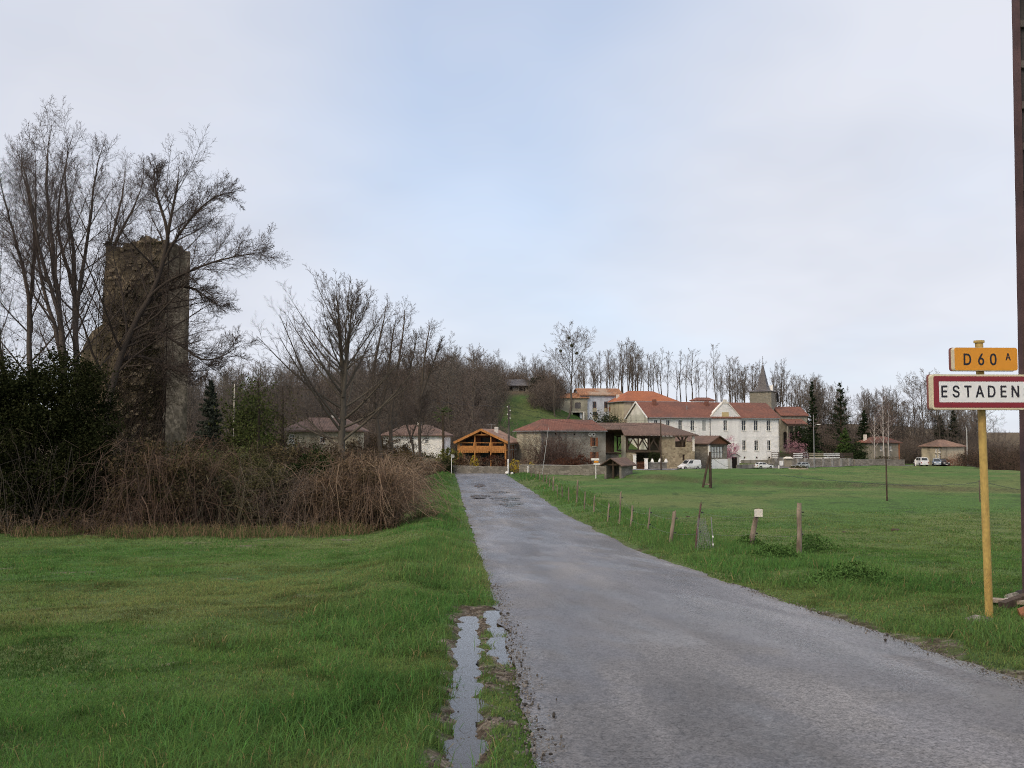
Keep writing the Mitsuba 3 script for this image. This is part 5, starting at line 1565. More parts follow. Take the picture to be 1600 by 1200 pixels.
def leafy(K, x, y, h, w, c1, c2, seed, n=4000, size=.28, trunk=.25, bark=(.06, .05, .04), clumps=90, flat=1.0):
    r = np.random.default_rng(seed)
    z = float(H(x, y)) - .1
    tb, lb, cr = tree_mesh(seed, [(np.array([[x, y, z], [x + .05, y, z + h * .4], [x, y, z + h * .9]]), np.array([.02 * h, .014 * h, .03]))],
                           [dict(n=11, t0=trunk, ang=48, ratio=.46 * w / (.42 * h), rr=.5, k=5, wob=.12, trop=.06), dict(n=6, t0=.2, ang=38, ratio=.5, k=4, rmin=.014)], bark, bark, sides=(6, 4, 3, 3))
    v, f, c = tb.get(); part(K, 'trunk', (v, f), 'm_vert', smooth=True, color=c)
    cz = z + h * (trunk + (1 - trunk) * .5)
    cen = np.array([[x, y, cz], [x - w * .3, y, cz - h * .1], [x + w * .3, y, cz - h * .08]])
    rd = np.array([[w, w, h * (1 - trunk) * .5 * flat], [w * .65, w * .7, h * (1 - trunk) * .36], [w * .65, w * .7, h * (1 - trunk) * .36]])
    C, k = clump_points(n, cen, rd, r, clumps, .17, .35)
    lv, lf, lc = leaf_quads(C, size, leaf_col(k, clumps, c1, c2, r), r, .2)
    v, f, c = cr.get()
    part(K, 'crown', (np.vstack([v, lv]), np.vstack([f, lf + len(v)])), 'm_vert', color=np.vstack([c, lc]))


def at_px(px, d, top):
    x = float(lat(px, d))
    return x, d, float(pt(px, top, d)[2] - H(x, d))


CD, CM = (.016, .026, .014), (.030, .046, .022)
for lab, px_, d, top, w, c1, c2, kw in [
    ('dark conifer between the tower and the round crowned tree', 326, 96, 592, 2.4, (.046, .056, .044), (.066, .076, .058), dict(per=13, open_=.4)),
    ('slim dark conifer just right of the church', 1271, 186, 594, 1.9, CD, CM, dict(whorls=22, per=8)),
    ('ragged open topped cedar right of the church, taller than its neighbours', 1315, 192, 596, 4.6, CD, CM, dict(whorls=11, per=7, open_=.9, droop=.0, needles=60)),
    ('bright green bushy conifer behind the parking terrace', 1321, 181, 668, 2.6, (.045, .085, .028), (.085, .125, .040), dict(whorls=14)),
    ('dark conifer just left of the stone cottage', 1352, 196, 640, 3.0, CD, CM, {}),
    ('broad dark conifer left behind the cream cottage', 1470, 206, 648, 3.4, CD, (.034, .046, .030), {}),
    ('pointed dark conifer right behind the cream cottage', 1492, 204, 640, 2.6, CD, (.034, .046, .030), {}),
    ('low dark fir behind the stone cottage roof', 1376, 206, 660, 3.2, CD, CM, {})]:
    x, y, h = at_px(px_, d, top)
    K = thing('conifer', lab, 'tree')
    conifer(K, x, y, h, w, c1, c2, 500 + px_, **kw)
for nm, lab, px_, d, top, w, c1, c2, kw in [
    ('evergreen_tree', 'dark rounded evergreen right of the church porch', 1258, 178, 664, 2.6, (.014, .022, .011), (.028, .040, .018), {}),
    ('evergreen_tree', 'dark evergreen on the hillside beside the old dark barn', 845, 182, 590, 2.6, (.018, .024, .015), (.034, .042, .024), dict(trunk=.1)),
    ('evergreen_tree', 'low spreading evergreen right of the bright green conifer', 1340, 180, 690, 2.0, (.020, .034, .016), (.040, .058, .026), dict(trunk=.08)),
    ('evergreen_shrub', 'rounded dark green shrub below the pale blue house', 948, 164, 643, 3.0, (.026, .036, .020), (.050, .060, .030), dict(trunk=.05, n=3000)),
    ('evergreen_tree', 'dark ivy covered tree behind the olive shoots left of the round crowned tree', 385, 92, 600, 2.6, (.040, .052, .022), (.070, .080, .032), dict(trunk=.1, n=5200)),
    ('budding_tree', 'slender tree with thin fresh green leaves between the tower and the round crowned tree', 402, 66, 572, 1.7, (.060, .085, .026), (.105, .125, .042), dict(trunk=.15, n=1500, size=.16)),
    ('budding_tree', 'twiggy tree with a few yellow green leaves right of the dark conifer', 440, 72, 585, 1.8, (.060, .065, .028), (.10, .10, .042), dict(trunk=.15, n=1000, size=.16)),
    ('blossom_tree', 'small pink blossoming tree in front of the white building', 1136, 147, 681, 1.9, (.42, .20, .26), (.56, .32, .38), dict(trunk=.30, n=2300, size=.17)),
    ('blossom_tree', 'small pink blossoming tree on the terrace below the church', 1243, 167, 675, 1.95, (.26, .13, .16), (.38, .22, .25), dict(trunk=.22, n=2300, size=.17))]:
    x, y, h = at_px(px_, d, top)
    K = thing(nm, lab, 'shrub' if 'shrub' in nm else 'tree')
    leafy(K, x, y, h, w, c1, c2, 520 + px_, **kw)

# pale birches before the stone cottage
for q, (px_, top, lab) in enumerate([(1382, 628, 'tall white stemmed birch in front of the stone cottage'), (1368, 648, 'thinner birch left of the tall white stemmed one'), (1390, 640, 'leaning birch right of the tall white stemmed one')]):
    x, y, h = at_px(px_, 184 + q, top)
    tr = [(np.array([[x, y, float(H(x, y)) - .1], [x - .1, y, 0], [x + .1 * q, y, float(H(x, y)) + h]]), np.array([.13, .10, .02]))]
    tr[0][0][1, 2] = (tr[0][0][0, 2] + tr[0][0][2, 2]) / 2
    K = thing('birch_tree', lab, 'tree')
    put_tree(K, *tree_mesh(560 + q, tr, [dict(n=16, t0=.35, ang=38, ratio=.26, rr=.4, k=4, wob=.1, trop=.05), dict(n=8, t0=.15, ang=36, ratio=.5, k=3, rmin=.014), dict(n=5, t0=.2, ang=36, ratio=.6, k=2, rmin=.012)], (.50, .46, .43), (.14, .085, .075), sides=(6, 4, 3, 3)))

# palm
x, y, h = at_px(692, 112, 648)
K = thing('palm_tree', 'single palm with a shaggy green head left of the chalet', 'tree')
z = float(H(x, y))
v, f = tube(np.array([[[x, y, z - .1], [x + .05, y, z + h * .5], [x, y, z + h]]]), np.array([[.16, .15, .17]]), 8)
part(K, 'trunk', (v, f), 'm_vert', color=np.tile([[.075, .06, .045]], (len(v), 1)))
r = np.random.default_rng(571)
for q in range(22):
    az, el = r.uniform(0, 6.283), r.uniform(-.6, 1.1)
    d_ = unit(np.array([[np.cos(az) * np.cos(el), np.sin(az) * np.cos(el), np.sin(el)]]))
    P, R = polylines(np.array([[x, y, z + h]]), d_, np.array([.85]), np.array([.02]), 4, .03, -.10, .6, r)
    m = MB(); m.add(*tube_col(P, R, 3, (.06, .07, .03), r))
    tip = P[0, -1]
    a = r.uniform(-1.3, 1.3, 20)
    s_ = unit(np.cross(d_[0], [0, 0, 1]))
    e = unit(d_ * np.cos(a)[:, None] + s_ * np.sin(a)[:, None] + np.array([0, 0, -.25]))
    L = r.uniform(.45, .75, 20)[:, None]
    w_ = np.cross(e, [0, 0, 1]) * .03
    v = np.stack([tip - w_, tip + w_, tip + e * L, tip + [0, 0, .02] + 0 * e], 1)
    i = np.arange(20)[:, None] * 4
    m.add(v.reshape(-1, 3), np.vstack([i + [0, 1, 2], i + [0, 3, 2], i + [1, 2, 3]]), np.array([[.055, .080, .030]]) * r.uniform(.6, 1.5))
    v, f, c = m.get()
    part(K, 'frond', (v, f), 'm_vert', color=c)

# hedges, shrubs and flowering bushes in the village
for i, (nm, lab, px_, d, rx, ry, hg, st, lv, c1, c2, l1, l2, leaf) in enumerate([
    ('hedge', 'left part of the russet hedge in front of the chalet', 730, 106, 1.7, .8, 2.1, 250, 1700, RED, TAN, (.050, .034, .022), (.10, .058, .036), .17),
    ('hedge', 'right part of the russet hedge in front of the chalet', 770, 106, 1.9, .8, 2.2, 250, 1900, RED, TAN, (.050, .030, .022), (.105, .050, .034), .17),
    ('forsythia_bush', 'yellow flowering bush in the middle of the russet hedge', 741, 104.8, .5, .5, 2.3, 120, 420, TAN, TAN, (.30, .23, .03), (.52, .40, .05), .12),
    ('forsythia_bush', 'yellow flowering bush at the corner left of the farmhouse', 806, 103.8, .8, .6, 1.7, 160, 480, TAN, TAN, (.34, .26, .035), (.55, .42, .05), .12),
    ('forsythia_bush', 'yellow flowering bush beneath the farmhouse corner', 828, 104, .6, .6, 1.4, 120, 260, TAN, TAN, (.30, .24, .035), (.50, .40, .05), .12),
    ('yellow_green_shrub', 'large yellow green shrub left of the chalet', 702, 108, 1.6, 1.2, 3.0, 160, 1900, OLV, TAN, (.085, .10, .028), (.17, .17, .045), .18),
    ('green_hedge', 'dark green clipped hedge in front of the long white bungalow', 655, 112, 3.6, 1.0, 2.3, 160, 3800, DRK, OLV, (.028, .042, .018), (.055, .070, .028), .18),
    ('brown_shrub', 'brown twiggy shrub at the lane end left of the white post', 668, 98, 1.8, 1.0, 1.7, 500, 600, RED, TAN, (.09, .05, .03), (.14, .085, .05), .14),
    ('dark_shrub', 'dark shrub beside the white post at the lane end', 698, 103, .8, .7, 1.7, 120, 800, DRK, OLV, (.022, .030, .014), (.05, .058, .026), .15),
    ('russet_shrub', 'left one of the two russet shrubs in front of the farmhouse', 882, 104, 1.4, .9, 2.0, 300, 1200, RED, (.13, .06, .045), (.060, .030, .022), (.125, .060, .038), .15),
    ('russet_shrub', 'right one of the two russet shrubs in front of the farmhouse', 911, 104.5, 1.4, .9, 2.3, 300, 1300, RED, (.13, .06, .045), (.055, .030, .022), (.135, .058, .040), .15),
    ('bare_bush', 'big twiggy bare bush before the farmhouse wall', 868, 113, 2.8, 1.0, 5.2, 1500, 0, (.085, .058, .050), (.12, .08, .068), None, None, .1),
    ('bare_bush', 'brown bare bush at the left foot of the farmhouse', 826, 108, 1.0, .8, 2.2, 260, 200, RED, TAN, (.09, .05, .035), (.13, .08, .05), .12),
    ('garden_shrub', 'green shrub in the farmhouse garden', 845, 103.5, 1.0, .7, 1.0, 120, 500, OLV, TAN, (.06, .08, .03), (.13, .13, .04), .12),
    ('dark_shrub', 'dark bush inside the barn yard', 1024, 121, 1.0, .7, 2.6, 120, 1100, DRK, OLV, (.018, .026, .012), (.04, .05, .022), .16),
    ('garden_shrub', 'shrubs behind the railing of the stone cottage', 1381, 184, 2.4, .6, 1.9, 120, 900, OLV, TAN, (.040, .050, .028), (.085, .085, .05), .2),
    ('red_twig_bush', 'reddish bare bush against the cream cottage wall', 1497, 182, 2.3, .9, 2.8, 500, 0, (.24, .12, .085), (.30, .17, .12), None, None, .1),
    ('dark_shrub', 'dark scrub at the right end of the field below the cream cottage', 1530, 178, 4.2, 2.5, 3.4, 900, 1500, RED, (.09, .065, .055), (.05, .045, .035), (.075, .06, .045), .22),
    ('dark_shrub', 'dark scrub beyond the crest of the field near the sign post', 1570, 160, 5.0, 3, 4.6, 1000, 1500, RED, (.09, .065, .055), (.05, .045, .035), (.075, .06, .045), .22),
    ('dark_shrub', 'dark scrub beyond the field crest at the right edge of the picture', 1625, 140, 5.0, 3, 5.5, 1000, 1500, RED, (.09, .065, .055), (.05, .045, .035), (.075, .06, .045), .22),
    ('garden_shrub', 'bushy plants in the round flower bed by the silver car', 1248, 146, 1.3, .8, .7, 100, 700, OLV, TAN, (.04, .05, .02), (.10, .085, .035), .12),
    ('dark_shrub', 'dark bushes between the two parked cars and the cream cottage', 1473, 184.5, 2.0, .8, 1.6, 150, 900, DRK, OLV, (.02, .026, .014), (.04, .045, .024), .18)]):
    shrub(nm, lab, px_, d, rx, ry, hg, st, lv, c1, c2, l1, l2, 600 + i, None, 'hedge' if 'hedge' in nm else 'bush', arch=.25, rad=.016, leaf=leaf)
# ---------------------------------------------------------------- small things
def hit(px, py, d0=3.0, d1=260.0):
    """Where the sight line through a pixel meets the ground."""
    ds = np.arange(d0, d1, .05)
    r = FWD + RGT * (px - 800) / FOC + UPV * (600 - py) / FOC
    q = EYE + r[None] * (ds / r[1])[:, None]
    below = q[:, 2] < H(q[:, 0], q[:, 1])
    return q[np.argmax(below)] if below.any() else q[-1]


def top_at(p, py):
    """Height at which a thing standing at p reaches this pixel row."""
    return float(pt(800, py, p[1])[2])


# town sign
bsdf('m_sign_white', princ((.74, .75, .77), .35, .5))
bsdf('m_sign_red', princ((.22, .016, .028), .4, .5))
bsdf('m_sign_cream', princ((.62, .56, .40), .45, .4))
bsdf('m_sign_orange', princ((.66, .27, .016), .4, .5))
bsdf('m_sign_black', princ((.014, .014, .022), .45, .4))
bsdf('m_sign_side', princ((.19, .075, .075), .5, .4))
bsdf('m_sign_post', princ(proc(lambda p, n, uv: mix(V3(.44, .31, .095), V3(.33, .21, .065), smoothstep(.45, .7, fbm(p.x * 9, p.y * 9, p.z * 2.2, 4))) * (.85 + .3 * noise(p.x * 30, p.y * 30, p.z * 30))), .5, .4))
from shapely.geometry import box as sbox


def plate(x0, x1, z0, z1, y0, y1, rad, hole_=0.0):
    g_ = sbox(x0 + rad, z0 + rad, x1 - rad, z1 - rad).buffer(rad, 8)
    if hole_:
        g_ = g_.difference(sbox(x0 + hole_ + .01, z0 + hole_ + .01, x1 - hole_ - .01, z1 - hole_ - .01).buffer(.01, 4))
    m = trimesh.creation.extrude_polygon(g_, y1 - y0)
    m.vertices = m.vertices[:, [0, 2, 1]]
    m.invert()
    m.vertices[:, 1] += y0
    return m


d = 11.6
F = Frame(lat(1541, d), d, 3)
pz = float(H(F.o[0], F.o[1]))
K = thing('town_sign', 'red bordered town sign reading ESTADENS under an orange plate on a yellow post', 'road sign')
ztop = F.pix(1536, 535)[1]
part(K, 'post', F.w(rod((.02, .06, pz - .2), (-.01, .06, ztop), .048, n=20)), 'm_sign_post', smooth=40)
part(K, 'post_cap', F.w(trimesh.util.concatenate([trimesh.creation.cylinder(.066, .03, sections=20).apply_translation((-.01, .06, ztop + .015))])), 'm_sign_post', smooth=40)


def panel(nm, px0, px1, py0, py1, face, border, rim, rad, text, tz, mats):
    x0, x1, z0, z1 = F.rect(px0, px1, py0, py1, -.10)
    n_ = part(K, nm, F.w(plate(x0, x1, z0, z1, -.10, -.02, rad)), 'm_sign_cream', smooth=35)
    part(n_, 'back_shell', F.w(plate(x0 - .015, x1 + .015, z0 - .004, z1 + .004, -.019, .005, rad)), 'm_sign_side')
    if border:
        part(n_, 'border', F.w(plate(x0 + rim, x1 - rim, z0 + rim, z1 - rim, -.1035, -.1005, rad * .6, border)), mats[1])
        part(n_, 'face', F.w(plate(x0 + rim + border + .002, x1 - rim - border - .002, z0 + rim + border + .002, z1 - rim - border - .002, -.1025, -.1005, .008)), mats[0])
    else:
        part(n_, 'face', F.w(plate(x0 + rim, x1 - rim, z0 + rim, z1 - rim, -.1025, -.1005, rad * .8)), mats[0])
    for ch, cx, h_, z_ in text:
        m = meshkit.text_mesh(ch, h_, .003, True)
        m.vertices[:, 0] -= (m.vertices[:, 0].min() + m.vertices[:, 0].max()) / 2
        m.vertices[:, 0] *= .82
        m.vertices = m.vertices[:, [0, 2, 1]]
        m.vertices[:, 1] = -.1055 + m.vertices[:, 1]
        m.invert()
        xx, zz = F.pix(cx, z_, -.10)
        m.apply_translation((xx, 0, zz))
        part(n_, 'letter', F.w(m), 'm_sign_black')
    return n_


ch = F.pix(0, 602)[1] - F.pix(0, 620.5)[1]
panel('name_panel', 1456, 1628, 585, 640, 0, .068, .024, .04, [(c_, 1475.5 + 18.5 * i, ch, 620.5) for i, c_ in enumerate('ESTADENS')], 0, ('m_sign_white', 'm_sign_red'))
panel('number_panel', 1491, 1590, 543, 579, 0, 0, .004, .035, [('D', 1511.5, ch * .98, 570), ('6', 1533, ch * .98, 570), ('0', 1552, ch * .98, 570), ('A', 1575, ch * .60, 562.5)], 0, ('m_sign_orange', None))
for z_ in (F.pix(0, 592)[1], F.pix(0, 632)[1], F.pix(0, 561)[1]):
    part(K, 'clamp', F.w(B(-.075, .075, .004, .125, z_ - .02, z_ + .02)), 'm_grey_metal')

# concrete electricity pole with ladder-like recesses, cut by the right edge of the picture
bsdf('m_rust_steel', princ(proc(mottled(V3(.12, .060, .062), V3(.085, .048, .048), 2.0, .25)), .6, .4))
bsdf('m_dark_board', princ(proc(grain(V3(.030, .027, .026), (V3(.055, .050, .048)))), .75, .3))
bsdf('m_pole', princ(proc(mottled(V3(.105, .062, .064), V3(.075, .046, .048), 3.0, .25)), .8, .3))
bsdf('m_rail', princ(proc(mottled(V3(.105, .092, .086), V3(.075, .066, .060), 3.0, .3)), .85, .3))
F = Frame(7.146, 12.6, 0)
pz = float(H(F.o[0], F.o[1]))
F.M[0, 2] = .014                                                            # it leans a little
F.M[0, 3] -= .014 * (pz - .2)
K = thing('concrete_pole', 'tall dark ladder sided concrete pole cut by the right edge of the picture', 'pole')
HB, PW = 10.5, .46
for s_ in (0, 1):
    q_ = PW * s_
    e_ = .062 * (1 if s_ == 0 else -1)
    part(K, 'flange', F.w(hull([(x, y, z) for z, k_ in ((pz - .3, 1), (pz + HB, 1)) for x in (PW / 2 + (q_ - PW / 2) * k_, PW / 2 + (q_ - PW / 2) * k_ + e_ * k_) for y in (0, .10 * k_)])), 'm_pole')
part(K, 'web', F.w(hull([(x, y, z) for z, k_ in ((pz - .3, 1), (pz + HB - .01, 1)) for x in (PW / 2 - (PW / 2 - .064) * k_, PW / 2 + (PW / 2 - .064) * k_) for y in (.055, .085)])), 'm_dark_board')
z_ = pz + .45
while z_ < pz + HB - .1:
    k_ = 1
    part(K, 'rung', F.w(B(PW / 2 - (PW / 2 - .066) * k_, PW / 2 + (PW / 2 - .066) * k_, -.0, .054, z_, z_ + .105)), 'm_rail')
    z_ += .60
part(K, 'cap', F.w(B(PW * .14, PW * .86, 0, .09, pz + HB + .003, pz + HB + .1)), 'm_pole')


def stone_mesh(s, seed, flat=.65):
    m = trimesh.creation.icosphere(3, 1.0)
    v = np.asarray(m.vertices)
    v = v * (.7 + .6 * meshkit.fbm(v * 1.3 + seed * 7.7, 3, seed))[:, None] * np.asarray(s) * np.array([1, 1, flat])
    return trimesh.Trimesh(v, m.faces, process=False)


# debris at the barn's foot
p = hit(1570, 944)
K = thing('old_plank', 'weathered grey plank lying at the foot of the sign post', 'plank')
a, b = hit(1546, 947), hit(1640, 956)
put(K, beam(a + [0, 0, .09], b + [0, 0, .10], .16, .045), 'm_post_wood')
K = thing('old_plank', 'broken end of dark timber under the rubble at the right edge', 'plank')
a, b = hit(1572, 955), hit(1650, 946)
put(K, beam(a + [0, .1, .05], b + [0, .1, .22], .10, .10), 'm_dark_wood')
for q, (px_, py, s, lab, m) in enumerate([(1587, 942, .15, 'dark jagged stone on the rubble heap at the right edge', 'm_grey_rubble'), (1572, 943, .08, 'pale small stone left in the rubble heap', 'm_white_stone'), (1598, 938, .17, 'largest dark stone of the rubble heap beside the concrete pole', 'm_dark_board'),
                                         (1579, 938, .11, 'rounded dark stone at the back of the rubble heap', 'm_grey_rubble'), (1531, 974, .18, 'flat grey stone sunk in the grass below the sign post', 'm_grey_rubble'), (1563, 942, .06, 'smallest pale pebble at the left of the rubble heap', 'm_pale_plaster')]):
    p = hit(px_, py)
    K = thing('rubble_stone', lab, 'stone')
    s = s * (.75 if q != 4 else 1)
    put(K, stone_mesh((s, s * .8, s), q + 1, .45 if q == 4 else .8).apply_translation(p + [0, 0, s * (.12 if q == 4 else .5)]), m, smooth=40)
p = hit(1600, 972)
K = thing('flower_pot', 'terracotta pot lying in the grass at the right edge', 'pot')
prof = np.array([[.0, 0], [.07, 0], [.10, .17], [.115, .17], [.115, .21], [.095, .21], [.06, .02], [0, .02]])
m = trimesh.creation.revolve(prof, sections=24)
m.apply_transform(trimesh.transformations.rotation_matrix(1.35, [.3, 1, 0]))
put(K, m.apply_translation(p + [-.06, 0, .10]), 'm_shutter', smooth=40)

# ---------------------------------------------------------------- fence along the right verge
POSTS = [(1247, 868, 787, .066, .06), (1168, 857, 796, .074, .30), (1085, 858, 789, .026, .16), (1047, 850, 801, .055, .14), (1011, 833, 794, .026, .12), (984, 824, 791, .032, .14), (966, 820, 769, .032, .10), (948, 816, 788, .03, .16),
         (928, 800, 776, .036, .04), (913, 796, 768, .03, .05), (901, 789, 750, .045, .04), (888, 784, 762, .034, .02), (878, 779, 760, .034, .03), (871, 774, 758, .034, .0), (864, 768, 745, .05, .05), (859, 762, 747, .04, .0), (854, 756, 739, .04, .04), (849, 752, 737, .04, -.03), (843, 749, 735, .045, .02), (837, 747, 732, .045, .05), (830, 745, 731, .045, .0)]
ordn = ['nearest', 'pale plate topped second', 'thin rusty third', 'stumpy fourth', 'fifth', 'short dark sixth', 'tall dark seventh', 'broken pale eighth']
tops_ = []
for q, (px_, by, ty, rad, lean) in enumerate(POSTS):
    p = hit(px_, by)
    h = top_at(p, ty) - p[2]
    lab = f'{ordn[q]} wooden fence post on the right verge of the lane' if q < 8 else 'small weathered fence post in the far half of the row along the lane'
    K = thing('fence_post', lab, 'fence post', 'fence posts along the right verge')
    n, k = 10, 9
    r = np.random.default_rng(700 + q)
    t = np.linspace(0, 1, k)
    P = np.stack([p[0] + lean * h * t + .012 * np.sin(t * 5 + q), p[1] + .03 * t, p[2] - .25 + (h + .25) * t], -1)
    v, f = tube(P[None], (rad * (1.08 - .2 * t))[None], n, cap=True)
    v = v + (meshkit.fbm(v * np.array([22, 22, 4.0]), 3, q)[:, None] - .5) * rad * .9 * np.array([1, 1, .3])
    v[-n:, 2] += r.normal(0, .025, n) * (1 + 2 * (q in (2, 3, 7)))
    part(K, 'stake', (v, f), 'm_post_wood' if q not in (2,) else 'm_rust_steel', smooth=50)
    tp = P[-1]
    tops_.append((P, h))
    if q < 8:
        for fz in (.86, .50):
            c_ = P[0] + (P[-1] - P[0]) * fz
            m = trimesh.creation.cylinder(.017, .05, sections=10, transform=trimesh.transformations.rotation_matrix(np.pi / 2, [0, 1, 0]))
            part(K, 'insulator', m.apply_translation(c_ + [rad + .03, 0, 0]), 'm_sign_black')
    if q == 1:
        w_ = .115
        m = B(tp[0] - .16 - w_, tp[0] - .16 + w_, p[1] - .085, p[1] - .073, tp[2] - .20, tp[2] + .015)
        m.apply_translation((.14, 0, 0))
        part(K, 'plate', m, 'm_white_stone')
for fz in (.84, .48):
    pts_ = []
    for P, h in tops_:
        pts_.append(P[0] + (P[-1] - P[0]) * fz + [.05, 0, 0])
    pts_ = np.array(pts_)
    seg, rad_ = [], []
    for a, b in zip(pts_, pts_[1:]):
        t = np.linspace(0, 1, 6)[:-1, None]
        s_ = a + (b - a) * t
        s_[:, 2] -= .05 * np.sin(np.pi * t[:, 0])
        seg.append(s_)
    P = np.vstack(seg + [pts_[-1:]])
    v, f = tube(P[None], np.full((1, len(P)), .0022), 4)
    K = thing('fence_wire', ('upper' if fz > .6 else 'lower') + ' wire of the fence along the right verge of the lane', 'wire')
    put(K, (v, f), 'm_grey_metal')

# crumpled wire netting by the thin rusty post
p = hit(1101, 858)
r = np.random.default_rng(720)
K = thing('wire_netting', 'crumpled roll of grey wire netting beside the thin rusty fence post', 'wire netting')
ls = []
for q in range(26):
    a0 = q / 26 * 6.283
    rr = .20 + .03 * r.normal()
    t = np.linspace(0, 1, 6)
    ls.append(np.stack([p[0] + rr * np.cos(a0) * (1 - .55 * t) - .08 * t, p[1] + rr * .8 * np.sin(a0) * (1 - .5 * t), p[2] + .78 * t * (1 + .1 * r.normal())], -1) + r.normal(0, .012, (6, 3)))
V, FF, at = [], [], 0
v, f = tube(np.array(ls), np.full((26, 6), .0022), 3)
V.append(v); FF.append(f); at += len(v)
rings = []
for q in range(14):
    t = q / 13
    a0 = np.linspace(0, 6.283, 13)
    rr = .20 * (1 - .55 * t)
    rings.append(np.stack([p[0] - .08 * t + rr * np.cos(a0), p[1] + rr * .8 * np.sin(a0), p[2] + .78 * t + 0 * a0], -1) + r.normal(0, .014, (13, 3)))
v, f = tube(np.array(rings), np.full((14, 13), .0022), 3)
V.append(v); FF.append(f + at)
part(K, 'mesh', (np.vstack(V), np.vstack(FF)), 'm_grey_metal')
labels[K + '__mesh'] = {'kind': 'stuff'}
part(K, 'stake', rod(p + [.22, 0, 0], p + [.18, 0, .82], .012), 'm_grey_metal')
for z_ in (.12, .32):
    part(K, 'insulator', trimesh.creation.cylinder(.022, .04, sections=10).apply_translation(p + [.215, -.02, z_]), 'm_white_paint')

# leafy weeds at the foot of the nearest posts
for q, (px_, py, rx_, hg, lab) in enumerate([(1266, 862, .75, .50, 'leafy green weeds at the foot of the nearest fence post'), (1172, 856, .5, .38, 'leafy green weeds at the foot of the plate topped fence post'), (1215, 872, .6, .35, 'leafy weeds on the verge between the two nearest fence posts'), (1330, 905, .8, .32, 'broad leaved weeds on the right verge before the meadow')]):
    p = hit(px_, py)
    rw = np.random.default_rng(730 + q)
    K = thing('weed_clump', lab, 'weeds')
    n = 1500
    C = p + rw.normal(0, 1, (n, 3)) * np.array([rx_ * .5, rx_ * .4, 0])
    C[:, 2] = H(C[:, 0], C[:, 1]) + hg * rw.random(n) * np.exp(-(((C[:, 0] - p[0]) / rx_) ** 2 + ((C[:, 1] - p[1]) / rx_) ** 2) * 1.2)
    v, f, c = leaf_quads(C, .07, np.array([[.075, .145, .042]]) * rw.uniform(.5, 1.5, (n, 1)), rw, -.3, .4)
    put(K, (v, f), 'm_vert', color=c)
    labels[K]['kind'] = 'stuff'

# molehill-like clods in the right meadow
for q, (px_, py, s) in enumerate([(1400, 830, .16), (1319, 832, .07), (1075, 808, .09)]):
    p = hit(px_, py)
    K = thing('clod', ['larger', 'small', 'far'][q] + ' dark clod of earth in the right hand meadow', 'clod')
    put(K, stone_mesh((s, s, s), 30 + q, .45).apply_translation(p + [0, 0, s * .15]), 'm_dark_wood', smooth=40)

# ---------------------------------------------------------------- poles, lamp, wires
def pole(name, label, px_, base_d, ty, rad, m, cat='pole', by=None):
    p = hit(px_, by) if by else g(px_, base_d)
    K = thing(name, label, cat)
    zt_ = top_at(p, ty)
    part(K, 'shaft', rod(p - [0, 0, .3], [p[0], p[1], zt_], rad * 1.15, rad * .8, 10), m, smooth=40)
    return K, np.array([p[0], p[1], zt_]), p


K, u1, b1 = pole('utility_pole', 'tall dark utility pole with step holes beside the orange chalet', 795, 106, 632, .12, 'm_rail')
for k in range(4):
    part(K, 'insulator', trimesh.creation.cylinder(.06, .14, sections=10).apply_translation(u1 + [.16 if k % 2 else -.16, 0, -.25 - .45 * k]), 'm_white_paint')
    part(K, 'bracket', beam(u1 + [-.2, 0, -.33 - .45 * k], u1 + [.2, 0, -.33 - .45 * k], .05), 'm_grey_metal')
K, u2, b2 = pole('utility_pole', 'slim dark pole with a side bracket in front of the open barn', 1033, 112, 655, .085, 'm_dark_wood')
part(K, 'bracket', beam(u2 + [0, 0, -.05], u2 + [.8, 0, .05], .06), 'm_dark_wood')
K, u3, b3 = pole('street_lamp', 'grey street lamp post on the road below the church', 1272.5, 160, 648, .085, 'm_grey_metal', 'street lamp')
part(K, 'arm', beam(u3 + [0, 0, -1.9], u3 + [.7, -.3, -1.75], .07), 'm_grey_metal')
part(K, 'lamp_head', hull(np.array(B(.5, 1.05, -.5, -.2, -1.80, -1.66).vertices) + u3), 'm_white_paint')
K, u4, b4 = pole('wooden_pole', 'thin dark wooden pole standing in the right hand meadow', 1386, None, 700, .042, 'm_dark_wood', by=783)
K, u5, b5 = pole('wooden_stake', 'thin dark stake in the meadow just left of the sign post', 1531, None, 750, .03, 'm_pole_wood', by=784)
K, u6, b6 = pole('thin_pole', 'thin pale pole at the edge of the wood right of the tower', 364, 92, 600, .06, 'm_white_stone')
K, u7, b7 = pole('utility_pole', 'grey utility pole beside the cream cottage', 1512, 183, 668, .12, 'm_grey_paint')
K = thing('leaning_pole', 'slender pale pole leaning in front of the farmhouse corner', 'pole')
p = g(846.5, 97)
part(K, 'shaft', rod(p - [0, 0, .2], pt(857, 668, 97.6), .035, .02), 'm_grey_paint')
# braced pole
p = hit(1110, 762)
zt_ = top_at(p, 706)
K = thing('braced_pole', 'weathered pole with a slanting brace standing on the bank in the meadow', 'pole')
part(K, 'shaft', rod(p - [0, 0, .3], [p[0] + .02, p[1], zt_], .12, .09, 10), 'm_dark_wood', smooth=40)
part(K, 'brace', rod([p[0] - .62, p[1] - .1, p[2] - .2], [p[0] - .06, p[1] - .04, zt_ - .25], .095, .07, 10), 'm_dark_wood', smooth=40)
part(K, 'cross_bar', beam([p[0] - .55, p[1] - .05, p[2] + .25], [p[0], p[1] - .03, p[2] + .25], .09), 'm_post_wood')


